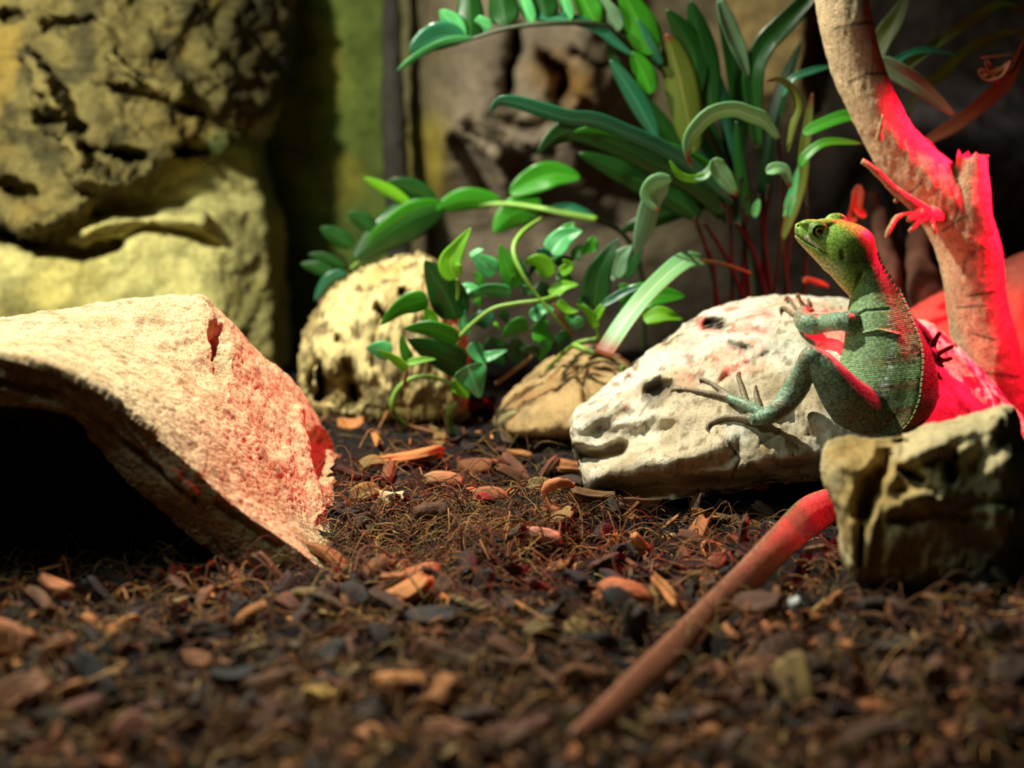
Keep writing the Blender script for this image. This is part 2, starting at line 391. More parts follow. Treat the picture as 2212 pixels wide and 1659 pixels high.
def mainC(px, py, V):
    C = limeC(srgb(206, 200, 180), srgb(186, 164, 128), 71, 0.7)(px, py, V); C = fillcol(C, .55 * sstep(.1, .4, fbm(V, 34, 4, 171)), srgb(150, 134, 100)); C = fillcol(C, .7 * sstep(.3, .42, fbm(V, 110, 3, 172)), srgb(112, 92, 66))
    for pts, wd, k in ((HOLE1, 44, .8), ([(1525, 700), (1555, 703)], 26, .9), ([(1578, 742), (1610, 752)], 15, .7), ([(1625, 712), (1650, 715)], 10, .6),
                       ([(1480, 740), (1500, 735)], 26, .35), ([(1270, 900), (1310, 930)], 34, .4)):
        C = fillcol(C, k * falloff(px, py, pts, wd, .3, V), srgb(62, 48, 36))
    for pts in ([(1550, 935), (1600, 990), (1580, 1030)], [(1640, 960), (1700, 925)], [(1560, 820), (1600, 790), (1660, 760)], [(1400, 870), (1380, 900)]):
        C = fillcol(C, .6 * falloff(px, py, pts, 4), srgb(60, 50, 38))
    C = fillcol(C, 0.5 * falloff(px, py, [(1620, 980), (1720, 940)], 50, .5, V), srgb(150, 122, 66))
    return C
MAIN, BV_MAIN = rock('basking_rock', [(1234, 905, 950, 1.29, .006), (1246, 885, 980, 1.285, .022), (1285, 858, 1078, 1.282, .045), (1330, 822, 1084, 1.285, .06), (1390, 772, 1076, 1.295, .075),
   (1450, 724, 1070, 1.30, .085), (1510, 688, 1066, 1.31, .09), (1600, 656, 1055, 1.315, .095), (1700, 640, 1040, 1.32, .098), (1800, 648, 1030, 1.32, .098), (1880, 668, 1030, 1.32, .095),
   (1950, 690, 1035, 1.315, .09), (2010, 700, 1040, 1.31, .085), (2060, 742, 1050, 1.305, .08), (2120, 800, 1060, 1.30, .075), (2180, 868, 1070, 1.29, .06), (2230, 925, 1075, 1.28, .04), (2262, 985, 1060, 1.27, .008)],
   nS=330, nR=200, lean=0.75, box=0.85, amp=0.0055, ascale=17, seed=1, fine=0.0010, colf=mainC, mat=M_ROCK,
   ops=[([(1225, 985), (1290, 985), (1340, 975)], 26, 0.035), ([(1300, 940), (1360, 950), (1440, 930)], 40, 0.012), ([(1255, 920), (1290, 900), (1340, 870)], 26, -0.008),
        ([(1280, 1030), (1380, 1000), (1480, 985), (1560, 960)], 40, -0.012), ([(1300, 1068), (1420, 1052), (1560, 1050), (1700, 1020), (1800, 1010)], 34, 0.035),
        (HOLE1, 36, 0.030), ([(1528, 702), (1556, 702)], 20, 0.022), ([(1576, 740), (1590, 748), (1612, 752)], 8, 0.006), ([(1600, 795), (1700, 770)], 50, 0.004),
        ([(1370, 790), (1410, 770), (1470, 720)], 16, 0.006), ([(1352, 800), (1378, 778)], 18, -0.012), ([(1550, 935), (1600, 990), (1580, 1030)], 5, 0.003), ([(1640, 960), (1700, 925)], 5, 0.003),
        ([(1560, 820), (1600, 790), (1660, 765)], 9, 0.003), ([(1530, 770), (1560, 800), (1540, 830)], 12, -0.003), ([(2035, 735), (2062, 752)], 14, 0.010), ([(2085, 742), (2100, 770)], 16, -0.008),
        ([(2100, 840), (2170, 900)], 30, 0.006), ([(1700, 900), (1760, 960), (1780, 1010)], 40, 0.018)],
   label='big pale pitted limestone rock the green lizard climbs on')
def hit(px, py, off=0.0, bv=None):
    o = Vector((0, 0, CAM_H)); d = Vector(P(px, py, 1.0)) - o; d.normalize()
    r = (bv or BV_MAIN).ray_cast(o, d)
    if r[0] is None: return None
    return (r[0] - d * off)[1]
FRONT, BV_FRONT = rock('corner_rock', [(1778, 985, 1020, 1.0, .008), (1790, 962, 1050, .995, .02), (1812, 953, 1105, .99, .030), (1826, 952, 1190, .988, .036), (1842, 951, 1240, .986, .04), (1865, 951, 1250, .985, .042), (1930, 950, 1255, .98, .05), (1965, 944, 1258, .98, .054),
   (2010, 924, 1258, .98, .056), (2080, 904, 1258, .98, .056), (2140, 886, 1258, .98, .054), (2172, 878, 1258, .98, .05), (2192, 888, 1258, .985, .046), (2205, 930, 1258, .99, .044), (2225, 990, 1258, .99, .042), (2300, 1040, 1258, .99, .03), (2340, 1100, 1250, .99, .01)],
   nS=220, nR=140, lean=0.15, box=0.95, amp=0.0055, ascale=24, seed=2, colf=limeC(srgb(190, 174, 130), srgb(156, 126, 66), 74, 0.85), mat=M_ROCK,
   ops=[([(1912, 1000), (1880, 1050), (1868, 1105)], 36, 0.030), ([(1835, 1000), (1870, 1010), (1890, 985)], 30, -0.006), ([(1945, 1015), (1990, 1040)], 16, 0.02), ([(1920, 1035), (1960, 990), (2040, 960)], 30, -0.012),
        ([(2050, 1005), (2056, 1030)], 20, 0.022), ([(2062, 985)], 10, 0.02), ([(2100, 1000), (2160, 960), (2200, 950)], 40, 0.010), ([(1850, 1060), (1840, 1150), (1845, 1220)], 16, -0.006), ([(1900, 1080), (1880, 1160), (1870, 1220)], 16, -0.006),
        ([(2000, 1190), (2090, 1180), (2260, 1150)], 120, 0.012), ([(1930, 1120), (2020, 1100), (2130, 1120)], 22, 0.006), ([(1900, 1000), (1960, 985), (2060, 940), (2150, 915)], 24, -0.006), ([(2010, 1060), (2100, 1090), (2190, 1080)], 18, 0.008), ([(2090, 1040), (2200, 1060)], 70, 0.012), ([(1920, 1100), (2000, 1080), (2080, 1070)], 26, -0.006), ([(1862, 1140), (1858, 1220)], 9, 0.012), ([(1940, 950), (1960, 960), (1950, 985)], 16, 0.012), ([(1950, 1075), (2010, 1065)], 14, -0.008), ([(2150, 905), (2140, 960)], 24, -0.006)],
   label='blurred tan holey rock in the right foreground corner')
def porousC(px, py, V):
    C = limeC(srgb(176, 158, 108), srgb(150, 116, 56), 77, 0.6)(px, py, V); C = fillcol(C, .6 * sstep(.05, .35, fbm(V, 38, 4, 79)), srgb(104, 84, 50))
    return fillcol(C, 0.8 * sstep(0.18, 0.38, fbm(V, 85, 3, 78)), srgb(60, 46, 26))
rock('porous_rock', [(650, 790, 850, 1.60, .01), (664, 730, 880, 1.59, .03), (690, 670, 892, 1.58, .05), (730, 622, 895, 1.575, .06), (790, 588, 896, 1.57, .065), (850, 566, 896, 1.57, .065), (900, 558, 896, 1.57, .065), (930, 570, 896, 1.57, .06), (980, 640, 896, 1.57, .05), (1000, 720, 896, 1.58, .02)],
     nS=150, nR=110, lean=0.3, box=0.8, amp=0.011, ascale=36, seed=4, fine=0.0032, colf=porousC, mat=M_ROCK,
     ops=[([(690, 830), (760, 850)], 44, 0.05), ([(750, 790), (770, 860)], 26, 0.05), ([(870, 632)], 14, 0.04), ([(815, 665), (830, 680)], 16, 0.03), ([(690, 790), (690, 860)], 16, 0.04), ([(730, 735)], 12, 0.02)],
     label='pitted yellowish porous rock behind the leaves left of centre')
rock('stone_slab', [(788, 830, 905, 1.535, .008), (796, 806, 908, 1.53, .02), (840, 800, 910, 1.53, .025), (900, 800, 908, 1.53, .025), (945, 806, 905, 1.53, .02), (962, 840, 900, 1.53, .006)],
     nS=70, nR=60, lean=0.1, box=0.6, amp=0.004, ascale=40, seed=5, colf=limeC(srgb(150, 128, 76), srgb(120, 96, 50), 80), mat=M_ROCK, label='small tan stone block under the looping vine at the back')
rock('low_stone', [(1072, 900, 928, 1.475, .008), (1090, 868, 932, 1.47, .03), (1130, 828, 935, 1.47, .05), (1180, 785, 938, 1.47, .06), (1230, 756, 940, 1.47, .065), (1290, 748, 940, 1.47, .065), (1340, 778, 940, 1.46, .06), (1390, 830, 940, 1.46, .04), (1420, 890, 940, 1.46, .01)],
     nS=100, nR=80, lean=0.6, box=0.85, amp=0.006, ascale=25, seed=6, colf=limeC(srgb(170, 142, 96), srgb(146, 104, 64), 82, .8), mat=M_ROCK, label='low tan stone behind the big pale rock, under the cut strap leaf',
     ops=[([(1250, 800), (1280, 900)], 14, 0.02), ([(1180, 830), (1230, 840)], 30, 0.01)])
rock('pebble', [(1072, 900, 920, 1.445, .003), (1084, 885, 932, 1.443, .012), (1110, 880, 936, 1.442, .014), (1128, 888, 932, 1.443, .012), (1136, 905, 920, 1.445, .003)],
     nS=40, nR=40, lean=0.2, amp=0.002, ascale=60, seed=7, colf=limeC(srgb(170, 160, 110), srgb(140, 130, 90), 84), mat=M_ROCK, label='small pale pebble at the left foot of the low tan stone', cat='pebble')
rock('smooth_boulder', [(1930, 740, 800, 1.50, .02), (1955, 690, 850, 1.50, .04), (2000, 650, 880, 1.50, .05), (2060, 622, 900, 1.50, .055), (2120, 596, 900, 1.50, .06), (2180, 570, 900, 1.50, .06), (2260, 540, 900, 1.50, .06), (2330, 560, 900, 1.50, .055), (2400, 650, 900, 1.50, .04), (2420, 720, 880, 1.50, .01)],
     nS=90, nR=70, lean=0.4, box=0.9, amp=0.008, ascale=12, seed=8, colf=limeC(srgb(165, 82, 66), srgb(140, 66, 54), 86), mat=M_ROCK, label='smooth boulder glowing red behind the foot of the branch')

# ------------------------------------------------------------------ hollow hide
def hide():
    A = [(-420, 1010, .99), (-300, 850, .98), (-120, 770, .98), (0, 770, .99), (110, 800, 1.0), (215, 848, 1.01), (300, 912, 1.02), (400, 1000, 1.03), (500, 1088, 1.04), (610, 1165, 1.05), (714, 1240, 1.055)]
    Ai = [(-400, 1060, .99), (-280, 930, .99), (-120, 885, .99), (0, 880, 1.0), (100, 884, 1.01), (172, 910, 1.02), (206, 966, 1.03), (270, 1040, 1.03), (350, 1108, 1.04), (440, 1180, 1.045), (540, 1256, 1.045)]
    B = [(-420, 960, 1.1), (-290, 800, 1.1), (-120, 722, 1.1), (0, 726, 1.1), (140, 738, 1.1), (290, 786, 1.12), (420, 850, 1.13), (520, 925, 1.14), (605, 1005, 1.16), (668, 1085, 1.17), (719, 1142, 1.17)]
    C = [(-430, 900, 1.2), (-290, 740, 1.2), (-120, 698, 1.22), (0, 690, 1.22), (150, 667, 1.23), (300, 642, 1.25), (420, 643, 1.27), (490, 692, 1.27), (560, 764, 1.3), (645, 850, 1.32), (728, 990, 1.34)]
    n = 330
    rA, rAi, rB, rC = [catmull([P(*p) for p in q], n) for q in (A, Ai, B, C)]
    rD = rC + np.array([0, .05, -.02]); rD[:, 2] = np.minimum(rD[:, 2] * .68, rD[:, 2]); rE = rC + np.array([0, .13, 0]); rE[:, 2] = -0.03
    rD[:, 0] *= .98
    rBi = rAi + np.array([0, .16, -.004]); rBi[:, 0] -= .012; rCi = rAi + np.array([0, .28, -.01]); rCi[:, 0] -= 0.02
    rF = rC + np.array([0, .10, 0]); rF[:, 2] = -0.035
    def seg(rows, m): return np.stack([catmull(np.stack([r[i] for r in rows]), m) for i in range(n)], 1)
    G1 = seg([rE, rD, rC, rB, rA], 330); G2 = seg([rA, rA * .5 + rAi * .5 + np.array([0, -.004, 0]), rAi], 60)[1:]; G3 = seg([rAi, rBi, rCi, rF], 50)[1:]
    Gd = np.concatenate([G1, G2, G3]); m = len(Gd); V = Gd.reshape(-1, 3); Fs = grid_faces(m, n)
    row = np.repeat(np.arange(m), n)
    outer = row < 330
    ops = [([(472, 718), (480, 750), (492, 795)], 24, 0.016), ([(696, 955), (700, 1010)], 36, 0.020), ([(505, 800), (560, 880), (600, 960)], 40, 0.006), ([(640, 890), (655, 980), (690, 1110)], 20, -0.005),
           ([(425, 655), (445, 690)], 26, -0.005), ([(200, 690), (330, 720), (430, 800)], 60, 0.005), ([(0, 772), (120, 800), (220, 850), (330, 935)], 12, -0.005), ([(0, 830), (120, 850), (230, 930), (420, 1080)], 12, 0.008), ([(60, 862), (150, 872)], 10, -0.004),
           ([(470, 1090), (600, 1180)], 12, 0.007), ([(245, 880), (330, 985), (420, 1060)], 9, -0.004)]
    N = normals(V, Fs); sg = np.sign(N[(row > 180) & (row < 300), 2].mean())
    V = sculpt(V, Fs, ops, sg, True); N = normals(V, Fs) * sg
    g = 0.0028 * fbm(V, 30, 3, 91) + 0.0012 * fbm(V * [1, .8, 1], 120, 3, 92) + 0.0022 * np.clip(fbm(V, 480, 3, 93, gain=.7), -1, .12)
    V = V + N * g[:, None]
    me = make_mesh('reptile_hide', V, Fs if sg > 0 else Fs[:, ::-1])
    n1 = fbm(V, 40, 4, 94)
    Cc = np.tile(np.array(srgb(212, 184, 142)), (len(V), 1)); Cc = fillcol(Cc, .5 * sstep(0, .4, n1), srgb(184, 142, 98))
    Cc = fillcol(Cc, .5 * sstep(.1, .45, fbm(V, 150, 3, 95)), srgb(120, 84, 56))
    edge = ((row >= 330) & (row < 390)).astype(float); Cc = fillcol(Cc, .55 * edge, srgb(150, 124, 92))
    Cc = fillcol(Cc, ((row >= 390)).astype(float), srgb(70, 56, 44))  # inside of the hollow painted dark to deepen its shade
    setcol(me, Cc)
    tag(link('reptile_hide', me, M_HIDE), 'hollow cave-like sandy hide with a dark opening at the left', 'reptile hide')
    return V, Fs
hideV, hideF = hide()

# ------------------------------------------------------------------ branch
def branch():
    root = empty('branch', P(2195, 1010, 1.40), 'thick forked dead branch standing behind the lizard, red on its right side', 'branch')
    M = stone_mat('bark_wood', 120, 480, 0.5, 0.6, speck=0.6)
    Yb = 1.40
    main = [(1800, -90, Yb + .01, 56), (1816, 0, Yb, 56), (1839, 97, Yb, 57), (1872, 195, Yb, 56), (1917, 290, Yb, 56), (1966, 356, Yb, 62), (2020, 410, Yb, 66), (2070, 480, Yb, 70), (2098, 570, Yb, 66), (2114, 670, Yb, 66), (2132, 760, Yb, 70), (2160, 880, Yb, 74), (2195, 1010, Yb, 76)]
    V, Fs = pxtube(main, 330, 96)
    N = normals(V, Fs); V = V + N * (0.0025 * fbm(V, 22, 3, 101) + 0.0007 * fbm(V * [1, 1, .3], 220, 3, 102, True))[:, None]
    cracks = [([(1800, 62), (1840, 52), (1880, 48)], 5, .006), ([(1835, 178), (1870, 160), (1915, 158)], 5, .006), ([(2060, 480), (2070, 450), (2055, 410), (2070, 390)], 4, .006), ([(2035, 500), (2080, 470), (2110, 460)], 4, .005),
              ([(1960, 420), (1990, 395)], 4, .004), ([(2090, 640), (2150, 630)], 5, .005), ([(2070, 665), (2130, 660)], 4, .004), ([(2085, 560), (2080, 590)], 5, .004), ([(2100, 720), (2150, 735)], 4, .004), ([(2130, 805), (2200, 815)], 4, .004),
              ([(1868, 285), (1900, 300), (1925, 320)], 16, -.006), ([(1880, 270), (1900, 280)], 8, .006), ([(2090, 610), (2130, 622)], 22, -.007), ([(2112, 620)], 9, .005), ([(2088, 545), (2085, 510), (2105, 495), (2140, 490), (2150, 520), (2145, 580)], 4, .003)]
    cracks = [(p_, w_ * (1.35 if k_ < 10 else 1), d_) for k_, (p_, w_, d_) in enumerate(cracks)]
    V = sculpt(V, Fs, cracks)
    me = make_mesh('main_limb', V, Fs); qx, qy, _ = proj(V)
    n = fbm(V, 30, 4, 103); C = np.tile(np.array(srgb(196, 172, 134)), (len(V), 1)); C = fillcol(C, .4 * sstep(0, .45, n), srgb(160, 134, 100))
    for pts, wd, _ in cracks[:10]: C = fillcol(C, .85 * falloff(qx, qy, pts, wd * .8, .4, V), srgb(52, 36, 28))
    C = fillcol(C, .8 * falloff(qx, qy, [(2100, 545), (2120, 515), (2135, 570)], 26, .4, V), srgb(150, 100, 66))
    C = fillcol(C, .7 * falloff(qx, qy, [(1885, 290), (1905, 300)], 20, .4, V), srgb(120, 70, 44))
    setcol(me, C); link('main_limb', me, M, root)
    V, Fs = pxtube([(2096, 540, Yb - .006, 50), (2094, 470, Yb - .010, 48), (2096, 410, Yb - .010, 42), (2099, 362, Yb - .010, 37), (2101, 338, Yb - .010, 35)], 90, 60)
    tip = np.clip((375 - proj(V)[1]) / 30, 0, 1); V = V + normals(V, Fs) * (0.002 * fbm(V, 40, 3, 104))[:, None]; V[:, 2] += tip * 0.009 * fbm(V * [1, 1, 0], 260, 2, 105)
    me = make_mesh('stump', V, Fs); setcol(me, np.tile(np.array(srgb(190, 160, 124)), (len(V), 1)) * (1 + .2 * fbm(V, 60, 3, 106)[:, None])); tag(link('stump', me, M, root), 'broken stub with a jagged top')
    twigs = [[(2000, 460, Yb - .03, 17), (1960, 432, Yb - .04, 12), (1925, 405, Yb - .045, 9), (1890, 368, Yb - .05, 7), (1862, 348, Yb - .05, 6)],
             [(2010, 480, Yb - .03, 12), (1975, 462, Yb - .04, 6), (1940, 468, Yb - .045, 5), (1922, 495, Yb - .05, 6), (1914, 514, Yb - .05, 5)],
             [(2000, 470, Yb - .035, 9), (1985, 478, Yb - .045, 6), (1965, 500, Yb - .05, 4)], [(2010, 475, Yb - .035, 9), (2016, 492, Yb - .045, 5), (2022, 506, Yb - .045, 3)],
             [(1990, 462, Yb - .04, 14), (1972, 470, Yb - .045, 10), (1962, 476, Yb - .05, 4)], [(1942, 425, Yb - .04, 6), (1934, 436, Yb - .045, 4)],
             [(1898, 300, Yb - .03, 8), (1904, 270, Yb - .04, 4), (1908, 248, Yb - .042, 2)], [(2030, 470, Yb - .015, 22), (2000, 466, Yb - .03, 20), (1980, 462, Yb - .04, 10)]]
    for t in twigs:
        V, Fs = pxtube(t, 26, 12); V = V + normals(V, Fs) * (0.0011 * fbm(V, 160, 3, 107))[:, None]
        me = make_mesh('twig', V, Fs); setcol(me, np.tile(np.array(srgb(186, 150, 112)), (len(V), 1))); link('twig', me, M, root)
branch()

# upright reddish folds standing before the back wall, between the lizard and the branch
r = empty('wall_folds', P(1960, 700, 1.56), 'blurred red-brown gnarled upright folds behind the lizard and left of the branch foot', 'root')
for t in ([(1890, 420, 1.60, 16), (1905, 500, 1.58, 20), (1922, 600, 1.56, 24), (1930, 720, 1.55, 30)], [(1990, 470, 1.60, 20), (1985, 560, 1.57, 30), (2005, 640, 1.55, 42), (2010, 740, 1.54, 50)], [(1940, 520, 1.60, 10), (1955, 600, 1.58, 16), (1965, 700, 1.56, 24)]):
    V, Fs = pxtube(t, 60, 24); V = V + normals(V, Fs) * (0.005 * fbm(V, 40, 3, 141))[:, None]
    me = make_mesh('wall_fold', V, Fs); setcol(me, np.tile(np.array(srgb(110, 74, 58)), (len(V), 1)) * (1 + .5 * fbm(V, 40, 3, 142)[:, None])); link('wall_fold', me, M_ROCK, r)

# ------------------------------------------------------------------ lizard
def lizard():
    Hd = [(1716.5, 492, 1717, 508, 1.272, 2.5, 0), (1719, 483, 1718, 515, 1.272, 5, 0), (1735, 477.5, 1732, 532, 1.272, 9, 0), (1757, 477, 1752, 553, 1.272, 12.5, 0), (1780, 476, 1773, 575, 1.272, 16, 0), (1806, 474, 1793, 594, 1.272, 19.5, 0),
          (1835, 479, 1808, 612, 1.272, 21.5, 0), (1864, 489, 1820, 625, 1.272, 21, 0), (1886, 508, 1831, 636, 1.272, 19, 2), (1893, 535, 1835, 644, 1.271, 17, 8), (1902, 565, 1834, 653, 1.269, 17, 18),
          (1925, 602, 1832, 664, 1.266, 19, 27), (1950, 640, 1828, 690, 1.262, 22, 33), (1974, 688, 1826, 714, 1.258, 26, 37), (1997, 730, 1820, 755, 1.254, 29, 42), (2016, 772, 1811, 792, 1.250, 31, 49),
          (2027, 820, 1806, 838, 1.245, 32, 56), (2026, 862, 1818, 885, 1.240, 30, 60), (2006, 905, 1840, 925, 1.233, 26, 65), (1968, 940, 1852, 960, 1.222, 20, 70), (1942, 985, 1852, 1000, 1.205, 15, 72),
          (1925, 1030, 1850, 1025, 1.185, 12.5, 75), (1890, 1085, 1842, 1035, 1.168, 12.5, 80), (1840, 1112, 1815, 1046, 1.150, 12.5, 85),
          (1778, 1136, 1738, 1082, 1.115, 11.5, 90), (1716, 1186, 1674, 1144, 1.073, 10.2, 90), (1632, 1268, 1594, 1228, 1.005, 8.4, 90), (1520, 1378, 1482, 1338, .926, 6.6, 90), (1416, 1474, 1380, 1436, .866, 5.6, 90), (1326, 1556, 1294, 1522, .819, 5.0, 90), (1264, 1606, 1238, 1576, .789, 4.0, 90), (1245, 1606, 1231, 1594, .783, 2.0, 90)]
    H = np.array(Hd)
    for k in range(24, len(H)):                                     # the tail lies on the soil
        mx, my = (H[k, 0] + H[k, 2]) / 2, (H[k, 1] + H[k, 3]) / 2; Y0 = H[k, 4]
        for _ in range(12):
            q = P(mx, my, H[k, 4]); H[k, 4] -= (float(gz(q[0], q[1])) + .010 + H[k, 5] * 1e-3 - q[2]) / 0.37
        H[k, 5] *= H[k, 4] / Y0 * 1.26
        for a_, b_, c_ in ((0, 2, mx), (1, 3, my)): H[k, a_], H[k, b_] = c_ + (H[k, a_] - c_) * 1.26, c_ + (H[k, b_] - c_) * 1.26
    n = 420; Hs = catmull(H, n); nR = 72
    a = np.linspace(0, 2 * np.pi, nR, endpoint=False); V = []; crest = []; cen = []
    for k in range(n):
        tx, ty, bx, by, Y, hd, ca = Hs[k]
        A = P(tx, ty, Y); B = P(bx, by, Y); c = (A + B) / 2; e1 = (A - B) / 2
        vw = c - np.array([0, 0, CAM_H]); vw /= np.linalg.norm(vw)
        e2 = -vw * max(hd, 1.0) * 1e-3
        u = k / (n - 1) * (len(H) - 1); ar = math.radians(ca)
        body = float(sstep(9, 12, u) * sstep(26, 22, u))
        dlt = (a - ar + np.pi) % (2 * np.pi) - np.pi
        rr = 1 + 0.10 * body * np.exp(-(dlt / 0.16) ** 2) + 0.05 * body * np.exp(-(dlt / 0.5) ** 2)
        head = float(sstep(9, 7, u))
        cs = np.sign(np.cos(a)) * np.abs(np.cos(a)) ** (1 - .12 * head); sn = np.sign(np.sin(a)) * np.abs(np.sin(a)) ** (1 - .12 * head)
        V.append(c + rr[:, None] * (cs[:, None] * e1 + sn[:, None] * e2)); cen.append(c)
        crest.append(c + (1 + .15 * body) * (math.cos(ar) * e1 + math.sin(ar) * e2))
    cen = np.array(cen); crest = np.array(crest)
    src = []; parts = []
    TV = np.concatenate(V); TF = grid_faces(n, nR, True).tolist() + [list(range(nR))[::-1], list(range((n - 1) * nR, n * nR))]
    parts.append((TV, TF)); uu = np.repeat(np.linspace(0, len(H) - 1, n), nR); vv = np.tile(a, n)
    dv = (vv - np.radians(np.repeat(Hs[:, 6], nR)) + np.pi) % (2 * np.pi) - np.pi
    src.append(np.stack([uu, dv, np.zeros_like(uu), 0 * uu], 1))
    def add(pts, n=30, ns=14, region=1):
        Vt, Ft = pxtube(pts, n, ns); parts.append((Vt, Ft))
        m = len(Vt); src.append(np.stack([np.repeat(np.linspace(0, 1, n), ns), np.tile(np.linspace(0, 6.28, ns), n), np.full(m, region), np.zeros(m)], 1))
    def sy(px, py, off, dflt):
        y = hit(px, py, off); return dflt if y is None else y
    # front left arm, hand on the rock
    hy = sy(1735, 672, .006, 1.3); ey = min(sy(1742, 702, .012, 1.27), hy - .004)
    add([(1885, 702, 1.268, 26), (1850, 696, 1.252, 27), (1818, 694, 1.240, 21), (1785, 697, ey - .015, 21), (1755, 700, ey - .012, 24), (1738, 694, ey - .006, 23), (1732, 682, (hy + ey) / 2, 16), (1736, 671, hy, 12), (1739, 664, hy, 7)], 50, 18)
    for pts in ([(1731, 682, 0, 7), (1718, 681, -.002, 5.5), (1703, 672, -.004, 5), (1691, 664, -.004, 4.5), (1686, 669, -.003, 3.2), (1686, 680, 0, 1.7)],
                [(1734, 675, 0, 7), (1722, 668, -.002, 5), (1711, 655, -.005, 4.5), (1702, 643, -.006, 4.3), (1697, 645, -.005, 3), (1694, 654, -.001, 1.6)],
                [(1737, 670, 0, 7), (1732, 661, -.002, 4.6), (1728, 648, -.005, 4), (1724, 637, -.005, 4), (1721, 638, -.003, 2.6), (1720, 645, 0, 1.6)],
                [(1742, 669, 0, 7), (1746, 660, -.001, 4.4), (1747, 652, -.003, 4), (1746, 646, -.002, 3), (1744, 650, 0, 1.8)],
                [(1746, 672, 0, 6), (1754, 668, 0, 4), (1760, 672, 0, 2.5)]):
        add([(x, y, sy(x, y, .003, hy) + dy, r) for x, y, dy, r in pts], 24, 10, 2)
    # left hind leg
    ky = 1.195; ay = sy(1640, 905, .012, 1.24)
    add([(1935, 905, 1.252, 34), (1900, 898, 1.236, 50), (1862, 888, 1.220, 58), (1825, 858, 1.203, 50), (1795, 818, 1.196, 40), (1772, 785, ky, 30), (1752, 768, ky, 22)], 50, 22)
    add([(1772, 782, ky, 24), (1752, 768, ky - .001, 22), (1740, 792, ky + .004, 23), (1722, 835, ky + .012, 27), (1690, 876, (ky + ay) / 2 + .008, 24), (1660, 898, ay - .003, 19), (1640, 905, ay, 15), (1622, 906, ay, 13)], 50, 18)
    fy = lambda x, y, o=.004: sy(x, y, o, ay)
    add([(1664, 898, fy(1664, 898, .009), 13), (1640, 889, fy(1640, 889, .008), 13), (1612, 876, fy(1612, 876, .007), 14), (1590, 866, fy(1590, 866, .006), 11), (1572, 859, fy(1572, 859, .005), 8)], 24, 14)
    for pts in ([(1650, 908, 13), (1622, 907, 12), (1600, 902, 9), (1580, 902, 7), (1562, 904, 6.5), (1545, 909, 6), (1534, 915, 5.5), (1528, 924, 5), (1530, 931, 3), (1534, 937, 1.6)],
                [(1592, 866, 9), (1575, 860, 8), (1555, 854, 7), (1535, 851, 6.5), (1515, 847, 6), (1495, 843, 5.5), (1475, 841, 5), (1458, 842, 4.5), (1450, 845, 3), (1449, 852, 1.6)],
                [(1590, 862, 8), (1570, 850, 6.5), (1548, 836, 5.5), (1528, 824, 5), (1516, 819, 4.5), (1512, 822, 3), (1513, 829, 1.6)],
                [(1612, 868, 8), (1606, 850, 6.5), (1600, 830, 5.5), (1594, 812, 5), (1596, 805, 3), (1602, 804, 1.6)],
                [(1640, 882, 8), (1636, 864, 6.5), (1632, 848, 5), (1632, 836, 3), (1635, 832, 1.8)]):
        add([(x, y, fy(x, y, r * 1.3 / F * 1.1), r) for x, y, r in pts], 28, 10, 2)
    # right arm and hand reaching over the far side, right thigh
    ry = 1.262
    add([(1950, 700, 1.262, 28), (1990, 730, 1.275, 22), (2005, 755, 1.272, 15), (2016, 766, ry, 11), (2020, 768, ry, 8)], 24, 14)
    for pts in ([(2016, 762, 8), (2018, 742, 6), (2024, 728, 5.5), (2030, 719, 5), (2031, 716, 3)], [(2016, 766, 8), (2030, 762, 6), (2046, 754, 5.5), (2058, 748, 5), (2061, 748, 3)], [(2016, 770, 8), (2032, 777, 6), (2045, 777, 5.5), (2053, 774, 5), (2057, 777, 3)], [(2018, 774, 7), (2030, 788, 5), (2040, 792, 3)]):
        add([(x, y, min(sy(x, y, .004, ry), ry + .01), r) for x, y, r in pts], 20, 10, 2)
    add([(1930, 905, 1.24, 40), (1968, 900, 1.245, 42), (1998, 880, 1.25, 34), (2010, 850, 1.255, 24)], 24, 16)
    # brow, eyelid rings, casque
    ex, ey_ = 1770, 500
    surf = None
    bvT = BVHTree.FromPolygons(TV.tolist(), TF)
    es = hit(ex, ey_, 0, bvT) or 1.26
    C = P(ex, ey_, es)
    def ball(c, r, sc=(1, 1, 1), ns=16, nr=24):
        th = np.linspace(0, np.pi, ns); ph = np.linspace(0, 2 * np.pi, nr, endpoint=False)
        Vb = np.concatenate([np.stack([r * sc[0] * math.sin(t) * np.cos(ph), r * sc[1] * math.sin(t) * np.sin(ph), np.full(nr, r * sc[2] * math.cos(t))], 1) for t in th]) + c
        return Vb, grid_faces(ns, nr, True).tolist()
    def addp(Vb, Fb, region):
        parts.append((Vb, Fb)); m = len(Vb); kk = np.argmin(((Vb[:, None] - cen[None, ::4]) ** 2).sum(-1), 1) * 4
        src.append(np.stack([kk / (n - 1) * (len(H) - 1), np.full(m, 1.3), np.full(m, region), np.zeros(m)], 1))
    addp(*ball(P(1784, 482, es + .006), .006, (1.6, 1, .6)), 0); addp(*ball(P(1752, 482, es + .006), .005, (1.8, 1, .6)), 0)
    addp(*ball(P(1806, 475, 1.272), .0062, (1.35, .6, .85)), 0); addp(*ball(P(1852, 514, es + .008), .0085, (1.15, .9, 1)), 0)
    addp(*ball(P(1812, 566, 1.270), .010, (1.4, 1.6, 1)), 0)
    for R, r in ((.0068, .0012), (.0050, .0011)):
        ring = [C + np.array([R * 1.08 * math.cos(t), -.0006 + (.0012 if R > .006 else -.0006), R * math.sin(t)]) for t in np.linspace(0, 2 * np.pi, 40)]
        Vt, Ft = tube(ring, r, 10); addp(Vt, Ft, 3)
    # one continuous skin
    off = 0; AV = []; AF = []
    for Vp, Fp in parts:
        AV.append(Vp); AF += [[i + off for i in f] for f in Fp]; off += len(Vp)
